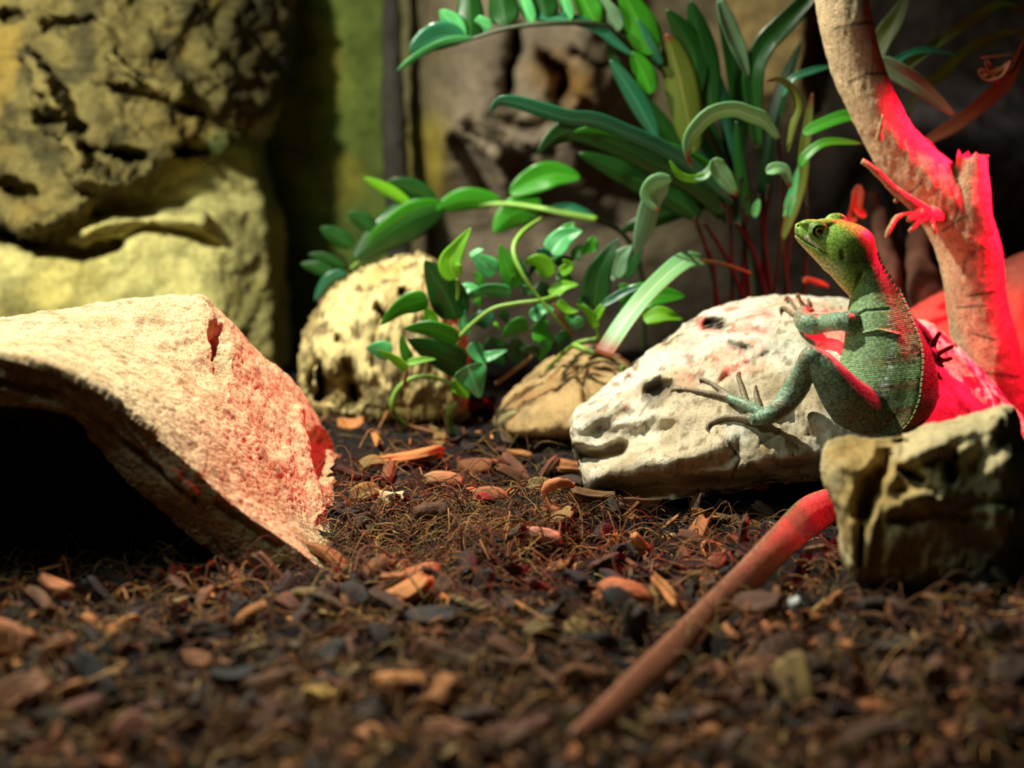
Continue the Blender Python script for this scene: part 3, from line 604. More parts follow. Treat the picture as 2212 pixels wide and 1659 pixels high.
    AV = np.concatenate(AV); S = np.concatenate(src)
    tmp = bpy.data.objects.new('tmp', make_mesh('tmp', AV, AF)); COL.objects.link(tmp)
    bpy.context.view_layer.objects.active = tmp
    md = tmp.modifiers.new('r', 'REMESH'); md.mode = 'VOXEL'; md.voxel_size = 0.0008
    sm = tmp.modifiers.new('s', 'SMOOTH'); sm.iterations = 5; sm.factor = .5
    dg = bpy.context.evaluated_depsgraph_get(); me = bpy.data.meshes.new_from_object(tmp.evaluated_get(dg)); bpy.data.objects.remove(tmp)
    nv = len(me.vertices); Vv = np.zeros(nv * 3); me.vertices.foreach_get('co', Vv); Vv = Vv.reshape(-1, 3)
    Nn = np.zeros(nv * 3); me.vertices.foreach_get('normal', Nn); Nn = Nn.reshape(-1, 3)
    kd = kdtree.KDTree(len(AV))
    for i, p in enumerate(AV): kd.insert(p, i)
    kd.balance(); idx = np.array([kd.find(p)[1] for p in Vv]); A = S[idx]
    u, dvv, reg = A[:, 0], A[:, 1], A[:, 2]
    qx, qy, _ = proj(Vv); view = Vv - np.array([0, 0, CAM_H]); view /= np.linalg.norm(view, axis=1)[:, None]
    fr = np.clip(-(Nn * view).sum(1) * 4, 0, 1)
    MOUTH = [(1712, 503), (1722, 509), (1735, 519), (1752, 529), (1768, 537), (1786, 549)]
    hd = (u < 11) & (reg != 1) & (reg != 2)
    def dent(pts, wd, dep, m): 
        nonlocal Vv
        Vv = Vv + view * (falloff(qx, qy, pts, wd) * fr * dep * m)[:, None]
    dent(MOUTH, 3.4, .0016, hd); dent([(1725, 488)], 4, .003, hd); dent([(1820, 545), (1821, 558)], 9, .0022, hd); dent([(1836, 648), (1850, 620), (1860, 590)], 7, .003, hd)
    dent([(1833, 690), (1870, 672), (1920, 668)], 5, .0015, reg == 0); dent([(1855, 720), (1900, 712), (1940, 722)], 5, -.002, reg == 0)
    dent([(ex, ey_)], 12, .003, hd)
    me.vertices.foreach_set('co', Vv.ravel()); me.update()
    # skin pigment, with red lamplight painted on one stretch of tail
    k1 = fbm(Vv, 45, 4, 111); k2 = fbm(Vv, 140, 3, 112); sp = fbm(Vv * [1, 1, 1.8], 420, 2, 113)
    tors = (reg == 0) & (u > 9.5)
    Cc = np.tile(np.array(srgb(128, 162, 106)), (nv, 1))
    hm = ((reg == 0) | (reg == 3)) * sstep(11.5, 8.5, u)
    Cc = fillcol(Cc, hm, srgb(138, 176, 70))
    belly = hm * sstep(1.9, 2.6, np.abs(dvv)); Cc = fillcol(Cc, belly * .8, srgb(210, 196, 110))
    Cc = fillcol(Cc, .7 * hm * falloff(qx, qy, [(1785, 572), (1815, 585)], 24), srgb(190, 205, 140))
    Cc = fillcol(Cc, .75 * hm * falloff(qx, qy, [(1840, 560), (1880, 560), (1865, 600)], 30), srgb(88, 92, 56))
    Cc = fillcol(Cc, hm * .6 * sstep(.55, .2, np.abs(dvv)), srgb(160, 130, 60))
    band = np.sin(u * 4.4 + 3.5 * k1 + 1.5 * k2); Cc = fillcol(Cc, tors * (u < 22) * sstep(.35, .9, band) * sstep(1.3, .3, np.abs(dvv)) * .65, srgb(146, 104, 62))
    Cc = fillcol(Cc, tors * (u < 22) * sstep(.0, .35, k1) * sstep(1.1, .2, np.abs(dvv)) * .6, srgb(150, 104, 60))
    Cc = fillcol(Cc, tors * sstep(1.7, 2.5, np.abs(dvv)) * .55 * (u < 20), srgb(150, 170, 100))
    Cc = fillcol(Cc, tors * (u < 22) * sstep(.24, .36, sp) * sstep(-.5, .2, band) * sstep(1.3, .3, np.abs(dvv)) * .9, srgb(18, 20, 18))
    line = np.exp(-((dvv - .62) / .07) ** 2) * (np.sin(u * 26) > .35); Cc = fillcol(Cc, tors * (u < 21) * (u > 12.5) * line * .9 * sstep(-.5, -.1, k2), srgb(215, 235, 235))
    limb = (reg == 1); Cc = fillcol(Cc, limb * 1.0, srgb(130, 162, 132)); Cc = fillcol(Cc, limb * .6 * sstep(.1, .4, k1), srgb(158, 128, 100)); Cc = fillcol(Cc, limb * .5 * sstep(.22, .4, sp), srgb(40, 50, 40))
    toe = (reg == 2); Cc = fillcol(Cc, toe * 1.0, srgb(128, 112, 84)); Cc = fillcol(Cc, toe * sstep(.55, .9, u) * .8, srgb(58, 44, 32))
    Cc = fillcol(Cc, (reg == 0) * sstep(19, 22, u), srgb(98, 118, 76)); Cc = fillcol(Cc, (reg == 0) * sstep(24.55, 24.7, u + .2 * k1), srgb(164, 104, 78))
    Cc = fillcol(Cc, (reg == 0) * sstep(24.3, 23.9, u) * sstep(22, 22.6, u), srgb(170, 110, 84))  # pinkish stretch: red lamplight painted into the skin colour
    Cc = fillcol(Cc, hd * .85 * falloff(qx, qy, MOUTH, 2.6), srgb(30, 32, 14)); Cc = fillcol(Cc, hd * falloff(qx, qy, [(1725, 488)], 3.4), srgb(20, 22, 10))
    Cc = fillcol(Cc, hd * .6 * falloff(qx, qy, [(1820, 546), (1821, 557)], 8), srgb(96, 66, 52))
    Cc = fillcol(Cc, hd * .95 * falloff(qx, qy, [(1742, 511), (1753, 522), (1766, 533)], 6, .4, Vv), srgb(236, 240, 226))
    Cc = fillcol(Cc, (reg == 3) * .5, srgb(70, 92, 30)); Cc = fillcol(Cc, hd * falloff(qx, qy, [(ex, ey_)], 16), srgb(40, 34, 14))
    Cc = Cc * (1 + .18 * k2[:, None])
    setcol(me, Cc); setfloat(me, np.where(reg == 0, u, 0) , 'rows'); setfloat(me, tors * sstep(22, 20.5, u), 'torso')
    m, N, L, b = nt('lizard_skin'); at = N.new('ShaderNodeAttribute'); at.attribute_name = 'col'
    ar = N.new('ShaderNodeAttribute'); ar.attribute_name = 'rows'; tr = N.new('ShaderNodeAttribute'); tr.attribute_name = 'torso'
    mu = N.new('ShaderNodeMath'); mu.operation = 'MULTIPLY'; L.new(ar.outputs['Fac'], mu.inputs[0]); mu.inputs[1].default_value = 62.0
    si = N.new('ShaderNodeMath'); si.operation = 'SINE'; L.new(mu.outputs[0], si.inputs[0])
    sm_ = N.new('ShaderNodeMath'); sm_.operation = 'MULTIPLY'; L.new(si.outputs[0], sm_.inputs[0]); L.new(tr.outputs['Fac'], sm_.inputs[1])
    vo = N.new('ShaderNodeTexVoronoi'); vo.inputs['Scale'].default_value = 520; tc = N.new('ShaderNodeTexCoord'); L.new(tc.outputs['Object'], vo.inputs['Vector'])
    c = mixc(N, L, 'MULTIPLY', 0.6, at.outputs[0], ramp(N, L, vo.outputs['Distance'], [(0.2, G(1.3)), (0.7, G(0.2))]))
    rs = ramp(N, L, sm_.outputs[0], [(0.0, G(1)), (0.9, G(1.0))])
    mr = N.new('ShaderNodeMapRange'); L.new(sm_.outputs[0], mr.inputs[0]); mr.inputs[1].default_value = -1; mr.inputs[2].default_value = 0.2; mr.inputs[3].default_value = 0.35; mr.inputs[4].default_value = 1.0
    c = mixc(N, L, 'MULTIPLY', 0.5, c, mr.outputs[0])
    L.new(c, b.inputs['Base Color']); b.inputs['Roughness'].default_value = .5; b.inputs['Specular IOR Level'].default_value = .35
    k = bump(N, L, b, vo.outputs['Distance'], -.8, .0012); k = bump(N, L, b, sm_.outputs[0], .4, .0005, k); L.new(k, b.inputs['Normal'])
    me.materials.clear(); me.materials.append(m); me.polygons.foreach_set('use_smooth', [True] * len(me.polygons)); me.name = 'lizard'
    body = link('lizard', me); tag(body, 'green crested lizard climbing the pale rock, its brown tail trailing to the front', 'lizard')
    # eye
    m, N, L, b = nt('lizard_eye'); tc = N.new('ShaderNodeTexCoord')
    gr = N.new('ShaderNodeVectorMath'); gr.operation = 'LENGTH'; mp = N.new('ShaderNodeMapping'); mp.inputs['Scale'].default_value = (1, 0, 1); L.new(tc.outputs['Object'], mp.inputs[0]); L.new(mp.outputs[0], gr.inputs[0])
    mm = N.new('ShaderNodeMath'); mm.operation = 'MULTIPLY'; mm.inputs[1].default_value = 200; L.new(gr.outputs['Value'], mm.inputs[0])
    L.new(ramp(N, L, mm.outputs[0], [(0.0, G(.003)), (.36, G(.004)), (.40, srgb(150, 110, 45)), (.60, srgb(190, 150, 70)), (.68, srgb(60, 40, 14)), (.8, G(.01))]), b.inputs['Base Color'])
    b.inputs['Roughness'].default_value = .06; b.inputs['Coat Weight'].default_value = 1
    Vb, Fb = ball(np.zeros(3), .0047, (1, .8, 1), 24, 32)
    eo = link('eye', make_mesh('eye', Vb, Fb), m); eo.location = C + np.array([0, .0020, 0]); eo.parent = body; tag(eo, 'round amber eye with a black pupil')
    # dorsal crest, a row of small pointed scales
    ks = np.linspace(int(n * 9.5 / (len(H) - 1)), int(n * 20.6 / (len(H) - 1)), 110)
    Vc = []; Fc = []
    for q in ks:
        q = int(q); p = crest[q]; t = crest[min(q + 2, n - 1)] - crest[q - 2]; t /= np.linalg.norm(t); o = p - cen[q]; o /= np.linalg.norm(o); s = np.cross(t, o)
        h, l, wd = .0022, .0012, .0008; k = len(Vc)
        Vc += [p - t * l - o * .001, p + t * l - o * .001, p + s * wd - o * .001, p - s * wd - o * .001, p + o * h - t * .0004]
        Fc += [[k, k + 2, k + 4], [k + 2, k + 1, k + 4], [k + 1, k + 3, k + 4], [k + 3, k, k + 4]]
    link('dorsal_crest', make_mesh('dorsal_crest', Vc, Fc, False), plain('crest_scale', srgb(120, 140, 80), .5), body)['label'] = 'pale serrated row of scales down the back'
    return body
lizard()

# ------------------------------------------------------------------ plants
def prof(kind, t):
    if kind == 'strap': return np.minimum(1, 0.35 + 3.5 * t) * np.where(t > .55, np.cos((t - .55) / .45 * np.pi / 2) ** .8, 1)
    if kind == 'cut': return np.minimum(1, 0.5 + 2 * t)
    if kind == 'heart': return np.clip(np.sin(np.pi * np.clip(t, 0, 1) ** .55), 0, 1) ** .85
    return np.clip(np.sin(np.pi * t ** .85), 0, 1) ** .75
def leaf(root, pts, wd, mat, kind='oval', tilt=0, fold=.25, wave=.06, Y=None, name='leaf', label=None):
    if len(pts[0]) == 2: pts = [(x, y, Y) for x, y in pts]
    n = 22; c = pxpath(pts, n); T = np.gradient(c, axis=0); T /= np.linalg.norm(T, axis=1)[:, None]
    vw = c - np.array([0, 0, CAM_H]); vw /= np.linalg.norm(vw, axis=1)[:, None]
    s = np.cross(T, vw); s /= np.linalg.norm(s, axis=1)[:, None]; nn = np.cross(s, T)
    a = math.radians(tilt); s2 = s * math.cos(a) + nn * math.sin(a); n2 = np.cross(s2, T)
    if n2[:, 2].mean() < 0: n2 = -n2
    t = np.linspace(0, 1, n); hw = np.maximum(prof(kind, t), .04) * wd / 2 * proj(c)[2] / F
    us = np.linspace(-1, 1, 9); ph = random.random() * 6
    V = np.stack([c + (u * hw)[:, None] * s2 + n2 * (hw * (fold * abs(u) ** 1.3 + wave * abs(u) * np.sin(9 * t + ph + u)))[:, None] for u in us], 1).reshape(-1, 3)
    me = make_mesh(name, V, grid_faces(n, 9)); uvl = me.uv_layers.new(name='UVMap')
    li = np.zeros(len(me.loops), int); me.loops.foreach_get('vertex_index', li)
    uvl.data.foreach_set('uv', np.stack([us[li % 9], t[li // 9]], 1).ravel())
    o = link(name, me, LM[mat], root); so = o.modifiers.new('thickness', 'SOLIDIFY'); so.thickness = .0005; so.offset = 0
    if label: o['label'] = label
    return o
def stem(root, pts, mat, n=26, name='stem', ns=8):
    V, Fs = pxtube(pts, n, ns); return link(name, make_mesh(name, V, Fs), mat, root)
def base_of(px, Y): return P(px, proj(np.array([0, Y, 0.0]))[1], Y)

# glossy frond arching across the top
r = empty('glossy_frond_plant', base_of(1640, 1.62), 'glossy dark green frond arching across the top centre to the left', 'plant', 'plants behind the rock')
stem(r, [(1019, 84, 1.52, 4), (1102, 60, 1.52, 5), (1198, 50, 1.52, 6), (1290, 52, 1.53, 7), (1347, 75, 1.54, 8), (1407, 119, 1.55, 9), (1480, 215, 1.57, 10), (1560, 380, 1.6, 11), (1620, 560, 1.62, 12), (1640, 760, 1.62, 12)], M_STEMD, 50)
for pts, wd, m, tl in (([(1022, 84), (960, 94), (910, 118), (858, 152)], 26, 'mint', 50), ([(1005, 84), (960, 78), (920, 92), (885, 112)], 66, 'teal', 25), ([(1005, 80), (975, 50), (950, 22)], 46, 'mint', 30),
   ([(1016, 86), (1015, 40), (1012, -50)], 64, 'dark', 5), ([(1092, 56), (1086, 20), (1075, -50)], 70, 'dark', 15), ([(1060, 62), (1040, 50), (1025, 45)], 30, 'mint', 20), ([(1150, 50), (1135, 15), (1120, -40)], 40, 'mint', 40), ([(1180, 46), (1172, 10), (1160, -50)], 66, 'dark', 10),
   ([(1232, 44), (1220, 10), (1205, -40)], 38, 'mint', 45), ([(1290, 52), (1270, 20), (1240, -50)], 62, 'green', 25), ([(1340, 66), (1310, 30), (1265, -30)], 56, 'grey', 35), ([(1410, 118), (1385, 60), (1340, -30)], 74, 'green', 10),
   ([(1430, 140), (1400, 100), (1375, 40)], 36, 'teal', 40), ([(1156, 36), (1228, 42), (1287, 60), (1332, 95), (1370, 122)], 26, 'teal', 30), ([(1407, 203), (1390, 160), (1365, 112)], 52, 'green', 20), ([(1500, 335), (1470, 180), (1440, 72)], 76, 'olive', 10),
   ([(1490, 230), (1500, 120), (1440, 20)], 60, 'dark', 10), ([(1420, 300), (1370, 210), (1318, 130)], 46, 'teal', 25), ([(1540, 250), (1520, 120), (1490, 0)], 60, 'dark', 15)):
    leaf(r, pts, wd, m, 'oval' if wd > 30 else 'strap', tl, Y=1.53)

# broad strap-leaved clump
r = empty('strap_leaf_clump', base_of(1650, 1.55), 'bushy clump of long strap leaves with pale drooping tips behind the lizard', 'plant', 'plants behind the rock')
for pts, wd, m, tl, Y in (
   ([(1580, 440), (1500, 365), (1422, 318), (1347, 286), (1287, 262), (1228, 257), (1168, 239), (1108, 221), (1075, 221), (1058, 246)], 42, 'teal', 35, 1.48),
   ([(1560, 470), (1500, 400), (1400, 345), (1320, 305), (1243, 283), (1198, 298), (1160, 334)], 66, 'dark', 25, 1.5), ([(1600, 420), (1500, 350), (1400, 310), (1300, 285), (1240, 285)], 40, 'green', 50, 1.49),
   ([(1510, 470), (1440, 420), (1360, 380), (1250, 330)], 60, 'dark', 15, 1.56), ([(1600, 330), (1592, 200), (1570, 60), (1553, -10)], 40, 'dark', 20, 1.55),
   ([(1553, 0), (1580, 70), (1597, 110), (1617, 168)], 36, 'grey', 20, 1.5), ([(1640, 330), (1627, 170), (1650, 101), (1685, 62), (1745, 0), (1790, -50)], 48, 'dark', 10, 1.5),
   ([(1680, 300), (1650, 262), (1619, 249), (1584, 238), (1537, 249), (1498, 288), (1486, 322), (1493, 360)], 40, 'pale', 30, 1.42), ([(1701, 330), (1712, 273), (1724, 230), (1712, 195), (1685, 172), (1654, 176)], 20, 'olive', 30, 1.42),
   ([(1541, 343), (1552, 365), (1570, 392), (1591, 424)], 38, 'pale', 10, 1.42), ([(1530, 380), (1494, 387), (1467, 378), (1447, 347)], 18, 'lime', 20, 1.43), ([(1500, 384), (1525, 378), (1545, 345)], 22, 'grey', 30, 1.43),
   ([(1450, 386), (1412, 396), (1400, 425), (1425, 458)], 34, 'pale', 20, 1.42), ([(1440, 390), (1412, 430), (1394, 490), (1373, 550)], 48, 'grey', 20, 1.425), ([(1655, 372), (1678, 364), (1696, 372), (1708, 406)], 28, 'pale', 20, 1.41),
   ([(1690, 210), (1712, 171), (1759, 152), (1800, 143)], 18, 'teal', 30, 1.48), ([(1736, 290), (1779, 269), (1837, 252), (1890, 270)], 34, 'green', 40, 1.46), ([(1730, 360), (1744, 335), (1786, 308), (1862, 310)], 24, 'green', 35, 1.45), ([(1690, 520), (1730, 400), (1742, 300), (1755, 200)], 26, 'olive', 20, 1.5),
   ([(1570, 480), (1540, 330), (1480, 200), (1425, 120)], 54, 'dark', 25, 1.58), ([(1600, 500), (1580, 350), (1560, 220), (1520, 100)], 40, 'teal', 35, 1.58), ([(1650, 480), (1660, 330), (1690, 200), (1730, 90)], 36, 'dark', 30, 1.56), ([(1620, 470), (1600, 380), (1590, 260)], 30, 'dark', 20, 1.52),
   ([(1690, 470), (1712, 420), (1725, 360)], 20, 'mint', 20, 1.48), ([(1705, 470), (1710, 440), (1718, 420)], 18, 'mint', 10, 1.47), ([(1630, 470), (1634, 450), (1640, 430)], 18, 'mint', 10, 1.5),
   ([(1560, 420), (1500, 440), (1420, 470), (1340, 500)], 46, 'dark', 20, 1.58), ([(1640, 440), (1560, 380), (1500, 300), (1460, 260)], 40, 'teal', 30, 1.55), ([(1480, 330), (1420, 260), (1350, 180), (1310, 90)], 40, 'dark', 25, 1.6)):
    leaf(r, pts, wd, m, 'strap' if len(pts) > 3 else 'oval', tl, Y=Y)
stem(r, [(1670, 640, 1.5, 4), (1690, 430, 1.45, 4), (1680, 300, 1.42, 4)], M_STEMB)
for x0, y0, x1, y1 in ((1580, 650, 1570, 430), (1600, 650, 1612, 420), (1625, 650, 1600, 380), (1650, 650, 1660, 400), (1675, 650, 1640, 420), (1690, 650, 1720, 420), (1710, 650, 1690, 450), (1560, 650, 1500, 470), (1630, 650, 1520, 480), (1735, 660, 1745, 380), (1545, 640, 1530, 540), (1665, 640, 1590, 480)):
    stem(r, [(x0, y0 + 60, 1.55, 6), ((x0 + x1) / 2 + random.uniform(-8, 8), (y0 + y1) / 2, 1.53, 5), (x1, y1, 1.52, 4)], random.choice([M_STEMB, M_STEMB, M_STEMD]))

# lower frond over the porous stone
r = empty('oval_leaf_frond', base_of(1290, 1.62), 'fresh green frond of oval leaves arching left above the porous rock', 'plant', 'plants behind the rock')
stem(r, [(740, 594, 1.61, 3), (800, 544, 1.61, 3), (880, 482, 1.61, 4), (960, 450, 1.61, 4), (1080, 440, 1.60, 5), (1167, 450, 1.59, 6), (1217, 460, 1.58, 7), (1290, 474, 1.58, 7)], M_STEM, 40)
stem(r, [(1285, 473, 1.58, 6), (1350, 510, 1.60, 6), (1385, 600, 1.62, 7), (1390, 760, 1.63, 7)], M_STEMD)
for pts, wd, m, tl in (([(1082, 434), (1024, 431), (980, 438), (943, 454)], 46, 'green', 20), ([(1101, 418), (1159, 388), (1202, 377), (1254, 384)], 54, 'green', 10), ([(1170, 452), (1140, 450), (1100, 468), (1067, 503)], 62, 'green', 10),
   ([(892, 446), (839, 413), (786, 384)], 26, 'lime', 30), ([(942, 436), (889, 410), (835, 393)], 42, 'dark', 20), ([(960, 445), (900, 466), (830, 508), (762, 562)], 80, 'dark', 5), ([(960, 440), (900, 455), (840, 490), (790, 525)], 44, 'green', 35), ([(810, 496), (785, 478), (752, 460)], 34, 'dark', 10),
   ([(764, 532), (730, 512), (692, 492)], 36, 'dark', 10), ([(745, 577), (705, 560), (666, 550)], 24, 'dark', 20), ([(720, 590), (690, 580), (650, 570)], 28, 'dark', 10), ([(748, 590), (712, 606), (680, 650)], 28, 'teal', 20), ([(1180, 455), (1230, 452), (1288, 470)], 24, 'teal', 30)):
    leaf(r, pts, wd * 1.15, m, 'oval', tl, Y=1.6)

# trailing vine with heart leaves
r = empty('trailing_vine', base_of(1180, 1.50), 'tangled bright green vine of heart-shaped leaves in the centre, left of the cut strap leaf', 'plant', 'plants behind the rock')
for pts, wd, m, tl, Y in (
   ([(986, 602), (972, 570), (990, 535), (1017, 492)], 52, 'lime', 10, 1.42), ([(985, 690), (965, 640), (940, 600), (918, 562)], 84, 'dark', 15, 1.44), ([(1072, 590), (1045, 570), (1018, 545)], 48, 'mint', 15, 1.47), ([(1115, 622), (1095, 575), (1080, 528)], 48, 'green', 25, 1.46), ([(1135, 620), (1120, 580), (1105, 540)], 36, 'teal', 30, 1.47),
   ([(1105, 633), (1050, 628), (995, 648)], 34, 'mint', 30, 1.45), ([(985, 645), (1015, 625), (1050, 640)], 36, 'mint', 30, 1.46), ([(925, 648), (872, 662), (822, 702)], 50, 'green', 25, 1.43), ([(990, 735), (930, 712), (872, 710)], 48, 'green', 30, 1.42), ([(1005, 792), (945, 765), (880, 732)], 74, 'dark', 20, 1.43),
   ([(930, 710), (928, 685), (918, 662)], 36, 'lime', 10, 1.44), ([(845, 765), (818, 755), (790, 752)], 44, 'mint', 20, 1.45), ([(880, 800), (850, 775), (814, 755)], 22, 'lime', 20, 1.40), ([(880, 785), (910, 778), (942, 776)], 18, 'lime', 20, 1.41), ([(884, 780), (872, 752), (866, 724)], 26, 'green', 20, 1.42),
   ([(1010, 790), (1020, 815), (1037, 860)], 74, 'mint', 10, 1.41), ([(1016, 742), (1042, 772), (1096, 756)], 36, 'mint', 20, 1.44), ([(1190, 598), (1165, 565), (1130, 568)], 40, 'lime', 15, 1.45), ([(1190, 548), (1217, 515), (1258, 498)], 56, 'mint', 20, 1.46), ([(1200, 530), (1225, 500), (1240, 480)], 40, 'green', 20, 1.48),
   ([(1285, 665), (1295, 590), (1335, 515)], 66, 'dark', 20, 1.44), ([(1330, 600), (1340, 560), (1365, 530)], 46, 'grey', 20, 1.45), ([(1350, 600), (1375, 540), (1400, 470)], 40, 'dark', 30, 1.5), ([(1345, 668), (1400, 640), (1480, 640)], 70, 'green', 15, 1.42), ([(1390, 690), (1430, 680), (1475, 690)], 44, 'lime', 30, 1.43), ([(1345, 680), (1380, 650), (1420, 625)], 40, 'mint', 30, 1.44),
   ([(1250, 660), (1275, 640), (1260, 610)], 30, 'green', 10, 1.45), ([(1190, 640), (1215, 620), (1250, 615)], 34, 'lime', 30, 1.45), ([(1210, 590), (1230, 575), (1215, 560)], 26, 'lime', 10, 1.44), ([(1287, 710), (1275, 680), (1246, 656)], 24, 'lime', 20, 1.42), ([(1287, 690), (1300, 665), (1320, 648)], 20, 'lime', 20, 1.42),
   ([(1300, 660), (1353, 630), (1402, 615)], 20, 'teal', 20, 1.42), ([(1140, 700), (1110, 710), (1085, 730)], 42, 'green', 25, 1.43), ([(1150, 690), (1170, 670), (1200, 668)], 32, 'mint', 20, 1.44), ([(1150, 720), (1180, 735), (1165, 780)], 36, 'green', 20, 1.43), ([(1060, 700), (1040, 690), (1010, 700)], 44, 'teal', 20, 1.45),
   ([(1075, 730), (1070, 760), (1090, 790)], 50, 'dark', 10, 1.46), ([(1130, 740), (1110, 760), (1130, 790)], 44, 'dark', 10, 1.46), ([(1230, 720), (1210, 740), (1200, 770)], 34, 'dark', 10, 1.45), ([(1015, 720), (1000, 700), (1005, 670)], 26, 'mint', 10, 1.44), ([(960, 640), (985, 655), (1010, 680)], 40, 'dark', 10, 1.47), ([(1240, 560), (1255, 540), (1280, 545)], 28, 'green', 10, 1.46),
   ([(1260, 690), (1240, 700), (1215, 690)], 26, 'mint', 10, 1.44), ([(1180, 610), (1160, 640), (1165, 670)], 30, 'dark', 10, 1.46), ([(1205, 650), (1225, 670), (1250, 672)], 22, 'lime', 25, 1.43)):
    leaf(r, pts, wd, m, 'heart', tl, fold=.2, wave=.1, Y=Y)
rl = random.Random(12)
for _ in range(34):
    x, y = rl.uniform(1010, 1360), rl.uniform(540, 770); a_ = rl.uniform(0, 6.28); l_ = rl.uniform(22, 46)
    leaf(r, [(x, y), (x + l_ * .5 * math.cos(a_), y + l_ * .4 * math.sin(a_) - 4), (x + l_ * math.cos(a_), y + l_ * .8 * math.sin(a_))], l_ * rl.uniform(.5, .8), rl.choice(['lime', 'green', 'dark', 'mint', 'teal', 'dark', 'green']), 'heart', rl.uniform(5, 50), .2, .1, Y=rl.uniform(1.45, 1.5))
for pts, m in (([(1171, 471, 1.5, 4), (1128, 502, 1.46, 6), (1109, 541, 1.44, 6), (1128, 591, 1.43, 5), (1159, 637, 1.43, 4), (1195, 680, 1.43, 4), (1236, 720, 1.44, 4)], M_STEM), ([(989, 732, 1.43, 5), (1020, 700, 1.43, 5), (1063, 668, 1.43, 5), (1113, 656, 1.43, 5), (1167, 649, 1.43, 5), (1203, 640, 1.44, 6)], M_STEM),
   ([(1195, 655, 1.43, 4), (1215, 690, 1.43, 5), (1236, 722, 1.44, 5)], M_STEMR), ([(986, 602, 1.43, 4), (989, 641, 1.44, 4), (970, 690, 1.45, 4)], M_STEM), ([(1287, 705, 1.42, 4), (1290, 730, 1.44, 4), (1240, 745, 1.45, 5), (1180, 800, 1.48, 4)], M_STEM), ([(1070, 830, 1.46, 4), (1110, 800, 1.46, 5), (1150, 770, 1.46, 4)], M_STEMR), ([(880, 800, 1.4, 3), (872, 836, 1.41, 4)], M_STEMR),
   ([(1345, 790, 1.42, 7), (1352, 820, 1.42, 5), (1375, 835, 1.42, 4)], M_STEM), ([(1240, 745, 1.43, 7), (1262, 755, 1.42, 7), (1280, 765, 1.42, 6)], M_STEM)):
    stem(r, pts, m)
r = empty('vine_shoot', P(847, 890, 1.5), 'single looping pale vine shoot with one drooping leaf, on the soil before the tan block', 'plant', 'plants behind the rock')
stem(r, [(878, 920, 1.46, 5), (858, 902, 1.45, 6), (847, 880, 1.44, 6), (853, 852, 1.44, 6.5), (870, 830, 1.44, 6), (897, 816, 1.44, 5.5), (936, 815, 1.44, 5), (976, 831, 1.44, 4.5)], M_STEM, 40)
stem(r, [(990, 866, 1.44, 5), (972, 888, 1.44, 7), (970, 912, 1.45, 7), (981, 945, 1.46, 7)], M_STEM)
stem(r, [(845, 886, 1.44, 5), (878, 918, 1.46, 5), (928, 932, 1.46, 5), (982, 952, 1.455, 5)], M_STEMR)
leaf(r, [(974, 830), (992, 838), (1012, 860)], 34, 'lime', 'oval', 10, Y=1.435); leaf(r, [(978, 842), (990, 860), (1000, 866)], 20, 'brown', 'oval', 10, Y=1.437)
r = empty('cut_strap_leaf', base_of(1620, 1.44), 'long pale strap leaf with a square-cut lower end leaning left of the pale rock', 'leaf')
leaf(r, [(1520, 562, 1.45), (1477, 566, 1.42), (1411, 622, 1.39), (1353, 692, 1.37), (1303, 768, 1.355)], 50, 'pale', 'cut', -38, .15, .03, name='blade'); stem(r, [(1620, 590, 1.48, 3), (1560, 570, 1.46, 4), (1500, 562, 1.44, 4)], M_STEMR)

# leaves in the red corner
r = empty('dry_leaf_plant', base_of(1950, 1.60), 'sparse plant with bronze and red-lit leaves right of the branch top', 'plant', 'plants behind the rock')
for pts, wd, m, tl, Y in (([(1880, 150), (1905, 90), (1935, 43), (1965, -20)], 46, 'olive', 25, 1.5), ([(1930, 170), (1958, 144), (2032, 90), (2110, 38), (2168, 10), (2216, 24)], 26, 'olive', 30, 1.5), ([(1910, 150), (1931, 136), (1974, 113), (2020, 110), (2072, 121)], 18, 'teal', 30, 1.47), ([(1890, 135), (1930, 152), (1990, 190), (2064, 251)], 44, 'grey', 15, 1.45),
   ([(1960, 250), (1990, 190), (2032, 164), (2090, 110), (2168, 74), (2230, 70)], 26, 'olive', 20, 1.58), ([(1985, 315), (2071, 265), (2149, 203), (2184, 165), (2225, 60)], 34, 'brown', 20, 1.54), ([(2020, 350), (2005, 320), (1975, 295)], 26, 'brown', 20, 1.43), ([(2115, 150), (2135, 168), (2160, 160), (2184, 130)], 24, 'brown', 40, 1.44), ([(2118, 158), (2140, 160), (2156, 180)], 18, 'brown', 10, 1.44), ([(2130, 130), (2142, 150), (2170, 148)], 14, 'brown', 30, 1.44),
   ([(2120, 125), (2160, 120), (2190, 117)], 6, 'brown', 10, 1.45), ([(1855, 400), (1848, 450), (1832, 490)], 26, 'brown', 10, 1.5), ([(1845, 440), (1858, 460), (1872, 466)], 20, 'brown', 20, 1.5), ([(1790, 620), (1745, 605), (1738, 612)], 14, 'brown', 10, 1.5)):
    leaf(r, pts, wd, m, 'strap', tl, Y=Y, wave=.15)
stem(r, [(1960, 700, 1.6, 6), (1945, 480, 1.58, 5), (1935, 300, 1.55, 5), (1915, 160, 1.5, 4)], M_STEMB); stem(r, [(1975, 700, 1.6, 5), (2000, 500, 1.58, 5), (2010, 380, 1.56, 4), (1985, 315, 1.54, 4)], M_STEMB)
stem(r, [(2215, 95, 1.54, 5), (2190, 150, 1.5, 4), (2165, 160, 1.45, 3)], M_STEMR)

